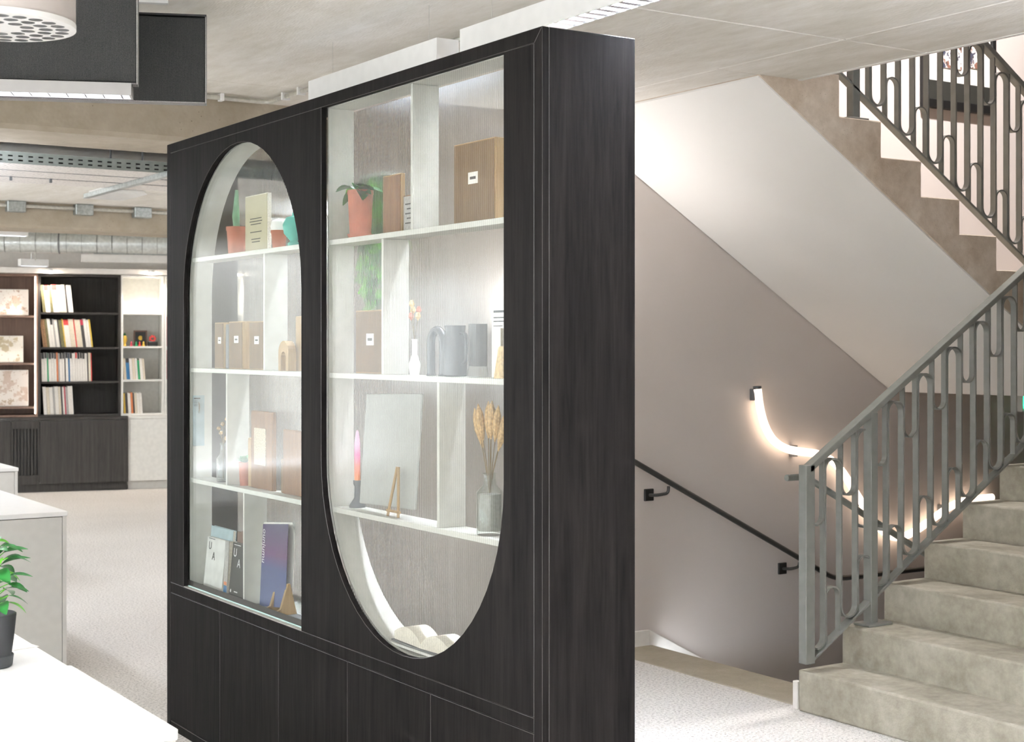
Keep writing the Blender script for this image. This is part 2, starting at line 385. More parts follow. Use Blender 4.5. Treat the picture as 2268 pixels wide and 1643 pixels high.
MB().prism(pd, 'y', 4.58, 5.89).build('step_flight', 'conc_step', d)
tag(MB().box(4.345, 4.372, 4.53, 4.56, 0, .115).build('corner_trim', 'white_paint', bevel=.003), 'short white skirting end piece beside the bottom concrete step', 'trim')

# ------------------------------------------------------------------ balustrades
def balustrade(name, label, y, x_first, n, sp, ztop, zbot, slope, first_kind, skip=(), x_end=None, end_post=None, newel=None):
    t = thing(name, label, 'balustrade', (x_first, y, zbot(x_first)))
    y0, y1 = y-.015, y+.015
    th = .008; r = sp/2
    xs = [x_first + sp*i for i in range(n)]
    xa = end_post[0] if end_post else xs[0]-.15; xb = x_end
    ang = math.atan(slope); h = .013/math.cos(ang)
    MB().prism([(xa, ztop(xa)-h), (xa, ztop(xa)+h), (xb, ztop(xb)+h), (xb, ztop(xb)-h)], 'y', y-.022, y+.022).build('top_rail', 'rail_paint', t, bevel=.002)
    hb = .006/math.cos(ang)
    MB().prism([(xa, zbot(xa)-hb), (xa, zbot(xa)+hb), (xb, zbot(xb)+hb), (xb, zbot(xb)-hb)], 'y', y-.02, y+.02).build('bottom_rail', 'rail_paint', t, bevel=.002)
    def arc(xc, zc, up, a0, a1):
        return [(xc + r*math.cos(a0+(a1-a0)*q/10), zc + r*math.sin(a0+(a1-a0)*q/10)) for q in range(11)]
    # space i lies between xs[i] and xs[i+1]; kind 0 -> U loops, kind 1 -> arch loops
    for i in range(n):
        x = xs[i]
        if newel and abs(x-newel) < .02: continue
        kl = (first_kind + i - 1) % 2; kr = (first_kind + i) % 2
        # serpentine: over the arch space at the top, under the U space at the bottom
        xc_arch = x - r if kl == 1 else x + r; xc_u = x + r if kl == 1 else x - r
        ztc = ztop(xc_arch) - .022 - r - abs(slope)*r*.9; zbc = zbot(xc_u) + .010 + r + abs(slope)*r*.55
        top = arc(xc_arch, ztc, 1, PI/2, 0 if xc_arch < x else PI)
        bot = arc(xc_u, zbc, -1, PI if xc_u > x else 0, 3*PI/2 if xc_u > x else -PI/2)
        MB().ribbon(top + bot, th, y0, y1).build('baluster', 'rail_paint', t)
    for i in range(-1, n-1):
        xl = x_first + sp*i; xc = xl + r; kd = (first_kind + i) % 2
        if xc < xa: continue
        q = r - th*.9
        def arc2(zc, sgn): return [(xc - q*math.cos(PI*k/14), zc + sgn*q*math.sin(PI*k/14)) for k in range(15)]
        if kd == 0:
            zc = ztop(xc) - .22
            p = [(xc-q, ztop(xc-q)-.012)] + arc2(zc, -1) + [(xc+q, ztop(xc+q)-.012)]
        else:
            zc = zbot(xc) + .175
            p = [(xc-q, zbot(xc-q)+.005)] + arc2(zc, 1) + [(xc+q, zbot(xc+q)+.005)]
        MB().ribbon(p, th*.8, y0+.002, y1-.002).build('loop', 'rail_paint', t)
    return t
zt = lambda x: .995 + .622*(x-4.33); zb = lambda x: .222 + .622*(x-4.355)
lb = balustrade('stair_balustrade', 'grey-green steel balustrade with looped bars beside the rising concrete steps', 4.46, 4.421, 19, .0918, zt, zb, .622, 1, x_end=6.15, end_post=(4.33,), newel=4.421+.0918*3)
MB().box(4.305, 4.355, 4.438, 4.482, .205, 1.012).build('end_post', 'rail_paint', lb, bevel=.002)
nx = 4.421+.0918*3
np_ = MB().box(nx-.02, nx+.02, 4.437, 4.483, .33, zt(nx)-.005).build('newel_post', 'rail_paint', lb, bevel=.002)
MB().box(nx-.065, nx+.075, 4.405, 4.495, .327, .338).build('base_plate', 'rail_paint', np_, bevel=.002)
zt2 = lambda x: 2.90 - .625*(x-5.58); zb2 = lambda x: 2.655 - .625*(x-4.68)
ub = balustrade('upper_stair_balustrade', 'dark steel balustrade with looped bars on the upper concrete flight', 4.62, 4.763, 17, .0908, zt2, zb2, -.625, 1, x_end=6.2, end_post=(4.45,), newel=4.763)
n2 = MB().box(4.738, 4.781, 4.60, 4.64, 2.468, zt2(4.76)).build('newel_post', 'rail_paint', ub, bevel=.002)
MB().box(4.70, 4.82, 4.585, 4.665, 2.466, 2.478).build('base_plate', 'rail_paint', n2, bevel=.002)

# handrails
def fillet(pts, rad=.06, n=6):
    pts = [Vector(p) for p in pts]; out = [pts[0]]
    for i in range(1, len(pts)-1):
        a = (pts[i-1]-pts[i]).normalized(); b = (pts[i+1]-pts[i]).normalized()
        p0 = pts[i]+a*rad; p1 = pts[i]+b*rad
        for k in range(n+1):
            u_ = k/n; out.append((1-u_)**2*p0 + 2*u_*(1-u_)*pts[i] + u_**2*p1)
    return out + [pts[-1]]
h = thing('wall_handrail', 'dark metal handrail sloping down the grey wall on two square wall brackets', 'handrail', (5.0, 5.85, .2))
MB().tube(fillet([(4.05,5.85,1.164), (5.89,5.85,.233), (6.75,5.85,.232)], .08), .014, 10).build('rail', 'rail_dark', h, smooth=True)
for (x, z, rx, rz) in [(4.652,.752,4.735,.803), (5.552,.312,5.625,.352)]:
    bk_ = MB().tube(fillet([(x,5.9,z), (x+.02,5.862,z), (rx,5.852,z+.008), (rx,5.85,rz-.008)], .018, 4), .008, 8).build('bracket', 'rail_dark', h, smooth=True)
    MB().box(x-.028, x+.028, 5.897, 5.909, z-.03, z+.03).build('wall_plate', 'black_plate', bk_, bevel=.002)
h = thing('inner_handrail', 'grey metal handrail behind the balustrade, starting in a short level stub', 'handrail', (4.7, 4.60, .6))
MB().tube(fillet([(4.35,4.60,.948), (4.46,4.60,.948), (5.75,4.60,.275)], .03), .014, 10).build('rail', 'rail_paint', h, smooth=True)
MB().tube(fillet([(4.755,4.60,.78), (4.755,4.60,.725), (4.80,4.52,.715), (4.80,4.47,.715)], .02, 4), .007, 8).build('bracket', 'rail_paint', h, smooth=True)

# LED tube
def catmull(P, n=8):
    P = [Vector(p) for p in P]; Q = [P[0]*2-P[1]] + P + [P[-1]*2-P[-2]]; out = []
    for i in range(1, len(Q)-2):
        for k in range(n):
            t_ = k/n; a, b, c_, d_ = Q[i-1], Q[i], Q[i+1], Q[i+2]
            out.append(.5*((2*b) + (c_-a)*t_ + (2*a-5*b+4*c_-d_)*t_*t_ + (3*b-a-3*c_+d_)*t_**3))
    return out + [P[-1]]
led = thing('led_tube_light', 'glowing tube light curling in a wave along the stair wall', 'wall light', (6.2, 5.88, .8))
LP = [(5.345,1.27),(5.36,1.18),(5.395,1.08),(5.455,1.00),(5.545,.952),(5.66,.93),(5.77,.915),(5.87,.88),(5.95,.82),(6.03,.73),(6.12,.62),(6.22,.51),(6.31,.445),(6.40,.422),(6.50,.437),(6.61,.478),(6.73,.53),(6.83,.57),(6.93,.592),(7.03,.60),(7.19,.603)]
MB().tube(catmull([(x,5.868,z) for x, z in LP], 4), .021, 12).build('tube', 'led', led, smooth=True)
for (x, z) in [(5.342,1.24),(5.62,.935),(5.83,.895),(6.1,.645),(6.78,.55),(7.06,.602)]:
    MB().box(x-.014, x+.014, 5.872, 5.909, z-.03, z+.03).build('clip', 'slate', led)
MB().tube([(5.343,5.868,1.271),(5.342,5.868,1.285)], .0225, 12).build('end_cap', 'slate', led)
e = thing('exit_sign', 'small green emergency exit sign on the dark wall below the landing', 'sign', (7.5, 5.85, 1.2))
MB().box(7.44, 7.72, 5.85, 5.908, 1.10, 1.225).build('housing', 'white_metal', e, bevel=.004)
MB().box(7.45, 7.71, 5.846, 5.849, 1.12, 1.215).build('sign_face', 'exit_green', e)

sq = thing('added_wall_sconce', 'added unseen half-round uplighter on the grey wall behind the cabinet', 'wall light', (3.93, 5.86, 1.42))  # added out of sight to brighten the stair soffit and wall
MB().prism([(3.93+.08*math.cos(PI+PI*k/12), 5.909+.085*math.sin(PI+PI*k/12)) for k in range(13)], 'z', 1.42, 1.50).build('shade', 'white_metal', sq, bevel=.003)
ld = bpy.data.lights.new('added_sconce_light', 'SPOT'); ld.energy = L_SCONCE; ld.spot_size = 3.1; ld.spot_blend = 1.0; ld.shadow_soft_size = .07; ld.color = (1, .965, .945)
lo = bpy.data.objects.new('added_sconce_light', ld); C.objects.link(lo); attach(lo, sq); lo.location = (3.93, 5.83, 1.525); lo.rotation_euler = (PI-.3, .15, 0)

# framed picture upstairs
p = thing('framed_picture', 'black framed artwork with white mount on the upstairs wall', 'picture', (6.93, 5.89, 2.86))
MB().box(6.62, 6.655, 5.875, 5.91, 2.86, 3.75).box(7.205, 7.24, 5.875, 5.91, 2.86, 3.75).box(6.655, 7.205, 5.875, 5.91, 2.86, 2.91).box(6.655, 7.205, 5.875, 5.91, 3.70, 3.75).build('frame', 'black', p, bevel=.003)
MB().box(6.655, 7.205, 5.893, 5.905, 2.91, 3.70).build('mount', 'paper', p)
MB().box(6.655, 7.205, 5.888, 5.893, 2.91, 3.02).build('lower_band', 'book_black', p)
MB().box(6.76, 6.95, 5.888, 5.893, 3.10, 3.62).build('print', 'picture_print', p)
MB().box(6.97, 7.13, 5.888, 5.893, 3.12, 3.58).build('print', 'picture_print', p)
# added spot upstairs, out of view, brightening the wall above the stairs
ul = thing('added_upstairs_spot', 'added unseen spot lamp above the upper stairs aimed at the picture wall', 'added lamp', (6.2, 4.5, 5.3))
aim = (Vector((6.4, 5.91, 3.2)) - Vector((6.2, 4.5, 5.3))).normalized(); A0 = Vector((6.2, 4.5, 5.3))
MB().tube([A0 - aim*.16, A0 + aim*.02], .07, 20).build('lamp_head', 'white_metal', ul, smooth=True)
MB().tube([A0 - aim*.1, A0 + Vector((0,0,.3))], .012, 8).build('stem', 'white_metal', ul)
ld = bpy.data.lights.new('wall_wash', 'SPOT'); ld.energy = 370; ld.spot_size = 2.0; ld.spot_blend = .7; ld.shadow_soft_size = .08; ld.color = (1, .965, .94)
lo = bpy.data.objects.new('wall_wash', ld); C.objects.link(lo); attach(lo, ul); lo.location = A0 + aim*.03; lo.rotation_mode = 'QUATERNION'; lo.rotation_quaternion = aim.to_track_quat('-Z', 'Y')

# ------------------------------------------------------------------ display cabinet
XF = 2.074; XB = 2.362
def arcpts(yc, zc, r, a0, a1, n=28): return [(yc + r*math.cos(a0+(a1-a0)*i/n), zc + r*math.sin(a0+(a1-a0)*i/n)) for i in range(n+1)]
AY0, AY1, AZ0, AS = 4.444, 5.501, .574, 1.687; AC = (AY0+AY1)/2; AR = (AY1-AY0)/2
BY0, BY1, BS, BZ1 = 3.231, 4.297, 1.145, 2.250; BC = (BY0+BY1)/2; BR = (BY1-BY0)/2
cab = thing('display_cabinet', 'tall charcoal wood display cabinet with one arched and one round-bottomed glass window', 'cabinet', (2.218, 4.366, 0))
holeA = [(AY0,AZ0)] + [(AC-AR*math.cos(PI*i/28), AS+AR*math.sin(PI*i/28)) for i in range(29)] + [(AY1,AZ0)]
holeB = [(BY1,BZ1)] + [(BC+BR*math.cos(PI*i/28), BS-BR*math.sin(PI*i/28)) for i in range(29)] + [(BY0,BZ1)]
G = .0012
poly = [(3.09+G, AZ0+G)] + holeA + [(5.642-G, AZ0+G), (5.642-G, 2.25-G)] + holeB + [(3.09+G, 2.25-G)]
MB().prism(poly, 'x', XF, XF+.02).build('front_panel', 'dark_wood', cab, bevel=.0011, edge='edge_band')
W = .036; Y0, Y1, ZT = 3.054, 5.678, 2.286
MB().prism([(Y0,ZT),(Y1,ZT),(Y1-W,ZT-W),(Y0+W,ZT-W)], 'x', XF, XF+.02).build('top_rail', 'dark_wood', cab, bevel=.0011, edge='edge_band')
MB().prism([(Y0,.0),(Y0,ZT-.0015),(Y0+W-.001,ZT-W-.0005),(Y0+W-.001,.034),(Y0+.001,.0)], 'x', XF, XF+.02).build('stile', 'dark_wood', cab, bevel=.0011, edge='edge_band')
MB().prism([(Y1,.0),(Y1,ZT-.0015),(Y1-W+.001,ZT-W-.0005),(Y1-W+.001,.034),(Y1-.001,.0)], 'x', XF, XF+.02).build('stile', 'dark_wood', cab, bevel=.0011, edge='edge_band')
MB().box(XF, XF+.02, Y0+W+.001, Y1-W-.001, .0, .033).build('bottom_rail', 'dark_wood', cab, bevel=.0011, edge='edge_band')
MB().box(XF, XF+.02, Y0+W+G, Y1-W-G, .536, .5735).build('mid_rail', 'dark_wood', cab, bevel=.0011, edge='edge_band')
MB().box(XF+.0205, XB, Y0, Y0+.02, 0, ZT).build('end_panel', 'dark_wood', cab, bevel=.0011, edge='edge_band')
MB().box(XF+.0205, XB, Y1-.02, Y1, 0, ZT).build('end_panel', 'dark_wood', cab, bevel=.0011, edge='edge_band')
MB().box(XF+.0205, 2.20, Y0+.0205, Y1-.0205, ZT-.03, ZT).build('top_panel', 'dark_wood', cab)
MB().box(XF+.0215, XF+.0225, Y0+W-.01, Y1-W+.01, .02, .60).build('edge_backing', 'edge_band', cab)
MB().box(XF+.024, XB-.021, Y0+.021, Y1-.021, .02, .05).box(XF+.024, XB-.021, Y0+.021, Y1-.021, .535, .556).build('carcass_floor', 'liner_white', cab)
dy = [3.09, 3.604, 4.113, 4.621, 5.134, 5.642]
for i in range(5):
    MB().box(XF, XF+.02, dy[i]+.0014, dy[i+1]-.0014, .0355, .5335).build('door', 'dark_wood', cab, bevel=.0011, edge='edge_band')
    MB().box(XB-.02, XB, dy[i]+.0014, dy[i+1]-.0014, .0355, .5335).build('door', 'dark_wood', cab)
for (a_, b_) in ((0, .0345), (.5345, .573)): MB().box(XB-.02, XB, Y0+.021, Y1-.021, a_, b_).build('back_rail', 'dark_wood', cab)
# liners
XL0, XL1, XV = 2.1015, 2.1895, 2.1915
def strip_liner(path, th, x0, x1):
    # path in (y,z); offset outwards = to the left of travel
    n = len(path); out = []
    for i, p_ in enumerate(path):
        a = Vector(path[max(i-1,0)]); b = Vector(path[min(i+1,n-1)]); d_ = (b-a).normalized(); nn = Vector((-d_.y, d_.x)); out.append((p_[0]+nn.x*th, p_[1]+nn.y*th))
    m_ = MB(); vs = []
    for (i, o_) in zip(path, out): vs += [(x0,i[0],i[1]),(x1,i[0],i[1]),(x1,o_[0],o_[1]),(x0,o_[0],o_[1])]
    fs = []
    for i in range(n-1):
        for k in range(4): fs.append((i*4+k, i*4+(k+1)%4, (i+1)*4+(k+1)%4, (i+1)*4+k))
    fs += [(0,1,2,3), ((n-1)*4+3,(n-1)*4+2,(n-1)*4+1,(n-1)*4)]
    return m_.add(vs, fs)
pa = [(AY0,AZ0+.004)] + holeA[1:-1] + [(AY1,AZ0+.004)]
strip_liner(pa, .008, XL0, XL1).build('arch_lining', 'liner_white', cab, smooth=True)
pb = [(BY1,BZ1)] + holeB[1:-1] + [(BY0,BZ1)]
strip_liner(pb, .008, XL0, XL1).build('arch_lining', 'liner_white', cab, smooth=True)
MB().box(XL0, XL1, BY0-.01, BY1+.01, BZ1, BZ1+.005).build('window_head', 'liner_white', cab)
MB().box(XL0, XL1, AY0-.008, AY1+.008, .5565, .577).build('window_floor', 'conc_strip' if False else 'slate', cab)
# shelves and dividers
SH = [1.832, 1.412, .990]; ST = .016
def shelf(y0, y1, z): MB().box(XL0+.001, XL1, y0, y1, z-ST, z).build('shelf', 'liner_white', cab, bevel=.001)
def divd(y, z0, z1): MB().box(XL0+.001, XL1, y-.006, y+.006, z0, z1).build('divider', 'liner_white', cab, bevel=.001)
def ha(z):  # half widths inside the windows
    return AR if z <= AS else math.sqrt(max(0, AR*AR-(z-AS)**2))
def hb(z): return BR if z >= BS else math.sqrt(max(0, BR*BR-(z-BS)**2))
for z in SH:
    shelf(AC-ha(z)+.0005, AC+ha(z)-.0005, z); shelf(BC-hb(z-ST)+.0005, BC+hb(z-ST)-.0005, z)
divd(4.806, SH[1]+.0005, SH[0]-ST-.0005); divd(5.142, SH[2]+.0005, SH[1]-ST-.0005); divd(4.984, .5775, SH[2]-ST-.0005)
divd(3.763, SH[0]+.0005, BZ1-.0005); divd(3.941, SH[1]+.0005, SH[0]-ST-.0005); divd(3.613, SH[2]+.0005, SH[1]-ST-.0005)
# panes
MB().box(2.0945, 2.1, AY0-.015, AY1+.015, .576, 2.24).build('window_pane', 'clear_glass', cab)
plain('glass_edge_glow', 'c4e4e2', .2, var=.03)  # glow of the lit glass edge painted as pale cyan
MB().box(2.0925, 2.0944, AY0+.001, AY1-.001, .5762, .5795).build('edge_glow_strip', 'glass_edge_glow', cab)  # strip standing in for the glow along the pane's lower edge
MB().box(2.0752, 2.0944, AY0+.001, AY1-.001, .5738, .576).build('sill_strip', 'pale_steel', cab)
MB().box(2.0945, 2.1, BY0-.015, BY1+.015, .598, 2.2495).build('window_pane', 'fluted_front', cab)
wm = MB(); nW = int((BY1-BY0+.02)/.0102)
for i in range(nW):
    y = BY0-.008 + i*.0102; wm.add([(2.0952,y,.60),(2.0995,y,.60),(2.0995,y,2.2485),(2.0952,y,2.2485)], [(0,1,2,3)])
o = wm.build('pane_web', 'web', cab); o['kind'] = 'stuff'
def fluted(y0, y1, z0, z1):
    m_ = MB(); n = int((y1-y0)/.0025); vs = []; fs = []
    for i in range(n+1):
        y = y0 + (y1-y0)*i/n; x = 2.1905 + .00018*math.cos(2*PI*(y-y0)/.0102); vs += [(x,y,z0),(x,y,z1)]
    for i in range(n): fs.append((2*i, 2*i+2, 2*i+3, 2*i+1))
    return m_.add(vs, fs)
fluted(AY0-.03, AY1+.03, .56, 2.245).build('fluted_pane', 'fluted', cab, smooth=True)
fluted(BY0-.03, BY1+.03, .56, 2.245).build('fluted_pane', 'fluted', cab, smooth=True)
emit('lamp_side_up', 'e9f1ff', 100.0)
plain('tray_side', '7f8582', .5, .3, .06, 40)
# ------------------------------------------------------------------ louvred luminaires
def luminaire(name, label, x0, x1, y0, y1, z0, z1, cat='ceiling light', hang=True, blades=True, group=None, lamp='lamp_down', up='lamp_up', rod=.0035):
    t = thing(name, label, cat, ((x0+x1)/2, (y0+y1)/2, z0), group)
    w_ = .006
    MB().box(x0, x0+w_, y0, y1, z0, z1).build('side_panel', 'white_metal', t)
    MB().box(x1-w_, x1, y0, y1, z0, z1).build('side_panel', 'white_metal', t)
    MB().box(x0+w_, x1-w_, y0, y0+w_, z0, z1).build('end_panel', 'white_metal', t)
    MB().box(x0+w_, x1-w_, y1-w_, y1, z0, z1).build('end_panel', 'white_metal', t)
    MB().box(x0+w_, x1-w_, y0+w_, y1-w_, z0+.050, z1-.016).build('gear_tray', 'white_metal', t)
    MB().add([(x0+w_+.004,y0+.02,z0+.048),(x1-w_-.004,y0+.02,z0+.048),(x1-w_-.004,y1-.02,z0+.048),(x0+w_+.004,y1-.02,z0+.048)], [(0,3,2,1)]).build('lamp', lamp, t)
    MB().add([(x0+w_+.008,y0+.03,z1-.013),(x1-w_-.008,y0+.03,z1-.013),(x1-w_-.008,y1-.03,z1-.013),(x0+w_+.008,y1-.03,z1-.013)], [(0,1,2,3)]).build('uplight_lamp', up, t)
    if blades:
        n = int((y1-y0-.03)/.05); me = None
        for i in range(n):
            y = y0+.03 + (i+.5)*(y1-y0-.06)/n
            if me is None:
                b_ = MB(); b_.add([(x0+w_,-.011,z0+.002),(x1-w_,-.011,z0+.002),(x1-w_,.011,z0+.002),(x0+w_,.011,z0+.002),(x0+w_,-.001,z0+.042),(x1-w_,-.001,z0+.042),(x1-w_,.001,z0+.042),(x0+w_,.001,z0+.042)],
                                  [(0,3,2,1),(4,5,6,7),(0,1,5,4),(1,2,6,5),(2,3,7,6),(3,0,4,7)])
                me = b_.mesh('louvre_blade', 'louvre')
            o = put('louvre_blade', me, t); o.location = (0, y, 0)
    if hang:
        for y in (y0+.12, y1-.12): MB().tube([((x0+x1)/2,y,z1-.014),((x0+x1)/2,y,CEIL)], rod, 6).build('hanger', 'pale_steel', t)
    return t
plain('louvre', 'dfe3ea', .15, .85, .04)
luminaire('linear_luminaire', 'long white suspended light over the far half of the charcoal cabinet', 2.380, 2.461, 4.097, 5.038, 2.40, 2.471, lamp='lamp_cab', up='lamp_cab_up', rod=.0006)
luminaire('linear_luminaire', 'long white suspended light with visible louvres over the near corner of the cabinet', 2.380, 2.461, 2.75, 3.956, 2.40, 2.471, lamp='lamp_cab', up='lamp_cab_up', rod=.0006)
luminaire('linear_luminaire', 'added unseen uplight above the floor in front of the stairs', 3.25, 3.36, -1.2, 2.15, 2.05, 2.12, blades=False, lamp='lamp_soft', up='lamp_side_up')  # added out of frame to brighten the ceiling near the stairs

luminaire('linear_luminaire', 'added unseen uplight directly above the camera position', .85, .96, -1.4, 1.3, 2.2, 2.27, blades=False, lamp='lamp_soft', up='lamp_cam_up')  # added overhead, out of frame, to lift the left ceiling
luminaire('linear_luminaire', 'added unseen light behind the camera near the windows', -.95, -.84, -1.5, 2.2, 2.25, 2.32, blades=False)  # added out of frame to light the cabinet front and low units
luminaire('linear_luminaire', 'added unseen light running close to the window wall', -3.3, -3.19, -1.5, 5.0, 2.25, 2.32, blades=False)  # second added light for the office side, never in view
luminaire('linear_luminaire', 'added unseen light over the middle office bay', 1.4, 1.51, 7.0, 11.4, 2.2, 2.27, blades=False, lamp='lamp_far', up='lamp_far_up')  # added out of frame to brighten the bay beyond the beam
luminaire('linear_luminaire', 'added unseen light over the right of the middle bay', 5.6, 5.71, 7.0, 11.4, 2.2, 2.27, blades=False, lamp='lamp_far', up='lamp_far_up')  # added bay light, hidden from the camera
luminaire('linear_luminaire', 'added unseen light in the far bay left of the bookcases', 1.2, 1.31, 12.4, 15.4, 2.3, 2.37, blades=False, lamp='lamp_far', up='lamp_far_up')  # added light for the bookcase bay, out of frame
# short far fittings in view
luminaire('hanging_light_fitting', 'white light fitting hanging above the left end of the spiral duct', 2.55, 3.36, 12.42, 12.53, 2.39, 2.465, blades=False, hang=False, lamp='lamp_soft', up='lamp_soft')
tf = bpy.data.objects['hanging_light_fitting']
MB().tube([(3.28,12.47,2.45),(3.28,12.47,2.63)], .012, 8).build('cable', 'black', tf)
luminaire('wall_light_fitting', 'small white angled light fitting below the duct above the shelves', 3.80, 4.06, 14.30, 14.40, 2.245, 2.31, blades=False, hang=True, lamp='lamp_soft', up='lamp_soft')

# ------------------------------------------------------------------ hanging felt baffles
FD = Vector((.920, -.391, 0)); FN = Vector((.391, .920, 0))
def baffle(name, label, end, z0, z1, ln):
    e_ = Vector((end[0], end[1], 0)); t = thing(name, label, 'acoustic baffle', (end[0]-FD.x*ln/2, end[1]-FD.y*ln/2, z0))
    c0 = e_ - FD*(ln/2) + FN*.025
    MB().obox(c0+Vector((0,0,(z0+z1)/2)), FD*(ln/2-.004), FN*.024, Vector((0,0,(z1-z0)/2-.004))).build('felt_core', 'felt', t, bevel=.003)
    MB().obox(e_ - FD*.002 + FN*.025 + Vector((0,0,(z0+z1)/2)), FD*.002, FN*.025, Vector((0,0,(z1-z0)/2))).build('edge_strip', 'felt_edge', t)
    MB().obox(c0 + Vector((0,0,z0+.002)), FD*(ln/2-.005), FN*.025, Vector((0,0,.002))).build('edge_strip', 'felt_edge', t)
    MB().obox(c0 + Vector((0,0,z1+.002)), FD*(ln/2), FN*.026, Vector((0,0,.003))).build('top_channel', 'black', t)
    c1 = e_ - FD*.62 + FN*.025
    MB().obox(c1 + Vector((0,0,CEIL-.006)), FD*.5, FN*.012, Vector((0,0,.006))).build('ceiling_track', 'white_metal', t)
    for q in (.25, .9): MB().tube([e_ - FD*q + FN*.025 + Vector((0,0,z1)), e_ - FD*q + FN*.025 + Vector((0,0,CEIL))], .005, 6).build('hanger', 'black_plate', t)
baffle('felt_baffle', 'charcoal felt baffle hanging behind the other, reaching further right', (1.788, 4.539), 2.27, 2.548, 1.9)
baffle('felt_baffle', 'charcoal felt baffle in front with a strip light along its bottom', (1.49, 4.327), 2.272, 2.552, 1.9)
e_ = Vector((1.478, 4.342, 0)); ln = 1.8; t = thing('strip_light', 'white strip light fixed under the front felt baffle', 'ceiling light', (e_.x-.9*FD.x, e_.y-.9*FD.y, 2.236))
c0 = e_ - FD*ln/2 + FN*.012
MB().obox(c0 + Vector((0,0,2.268)), FD*ln/2, FN*.045, Vector((0,0,.003))).build('gear_tray', 'strip_grey', t)
MB().obox(c0 - FN*.042 + Vector((0,0,2.2505)), FD*ln/2, FN*.003, Vector((0,0,.0145))).build('side_panel', 'strip_grey', t)
MB().obox(c0 + FN*.042 + Vector((0,0,2.2505)), FD*ln/2, FN*.003, Vector((0,0,.0145))).build('side_panel', 'strip_grey', t)
MB().obox(e_ + FN*.012 - FD*.003 + Vector((0,0,2.2505)), FD*.003, FN*.0385, Vector((0,0,.0145))).build('end_panel', 'strip_grey', t)
MB().obox(c0 + Vector((0,0,2.262)), FD*(ln/2-.02), FN*.036, Vector((0,0,.002))).build('lamp', 'lamp_strip', t)
me = None
for i in range(34):
    cpt = e_ - FD*(.03+i*.052) + FN*.012 + Vector((0,0,2.246)); MB().obox(cpt, FD*.002+FN*.0, FN*.038, Vector((0,0,.009))).build('louvre_blade', 'louvre', t)

# ------------------------------------------------------------------ round pendant
RC = Vector((.842, 3.345, 2.19)); RR = .162
t = thing('round_pendant_lamp', 'round white drum lamp with a plate of circular reflector cups', 'pendant lamp', RC)
plain('lamp_body', 'b5ada8', .45, var=.03)
MB().lathe([(RR-.004,.014),(RR-.001,.02),(RR-.001,.24),(.0,.24)], RC, 48).build('drum', 'lamp_body', t, smooth=True)
MB().lathe([(RR-.012,.0),(RR,.002),(RR,.014),(RR-.012,.014)], RC, 48).build('rim', 'white_metal', t, smooth=True)
plate = MB(); plate.lathe([(.0,.006),(RR-.011,.006)], RC, 48); plate.build('reflector_plate', 'table_white', t)
cup = MB().lathe([(.0125,-.001),(.0150,-.001),(.0150,.004),(.0125,.004)], (0,0,0), 18)
cup.m = 1; cup.lathe([(.0,.0045),(.0125,.0045)], (0,0,0), 18)
cm = cup.mesh('reflector_cup', ['louvre', 'cup_glow'] if 'cup_glow' in M else ['louvre', 'louvre'])
emit('cup_glow', 'f2f6fa', .8, False); cm.materials[1] = M['cup_glow']
MB().tube([RC+Vector((0,0,.24)), RC+Vector((0,0,CEIL-RC.z))], .02, 10).build('stem', 'white_metal', t)
for rr, n in ((.062, 10), (.098, 16), (.133, 23)):
    for i in range(n):
        a = 2*PI*(i+.5*(n % 2))/n; o = put('reflector_cup', cm, t); o.location = (RC.x+rr*math.cos(a), RC.y+rr*math.sin(a), RC.z+.001)
ld = bpy.data.lights.new('pendant_light', 'SPOT'); ld.energy = 9; ld.spot_size = 2.2; ld.spot_blend = .6; ld.shadow_soft_size = .14; ld.color = (1,.97,.93)
lo = bpy.data.objects.new('pendant_light', ld); C.objects.link(lo); lo.location = RC - Vector((0,0,.012)); attach(lo, t)
lo.matrix_parent_inverse = Matrix.Translation(-RC)

# ------------------------------------------------------------------ conduits at the ceiling
t = thing('ceiling_conduit', 'galvanised conduit turning a corner on the ceiling above the cabinet', 'conduit', (2.735, 5.5, 2.585))
MB().tube(fillet([(1.2,6.20,2.583),(2.735,6.20,2.583),(2.735,2.9,2.583)], .05), .011, 8).build('pipe', 'pale_steel', t, smooth=True)
for (x, y, ax) in [(2.51,6.2,0),(2.735,6.02,1),(2.735,5.86,1),(2.735,4.34,1),(1.9,6.2,0)]:
    if ax: MB().box(x-.018, x+.018, y-.008, y+.008, 2.568, 2.60).build('saddle', 'white_metal', t)
    else: MB().box(x-.008, x+.008, y-.018, y+.018, 2.568, 2.60).build('saddle', 'white_metal', t)
t = thing('beam_conduit', 'galvanised conduit with junction boxes along the far concrete beam', 'conduit', (3.6, 11.6, 2.56))
MB().tube([(0,11.67,2.565),(8.5,11.67,2.565)], .014, 8).build('pipe', 'pale_steel', t, smooth=True)
for x in (3.06, 3.58, 4.05): MB().box(x-.07, x+.07, 11.62, 11.70, 2.515, 2.598).build('junction_box', 'galv', t, bevel=.006)
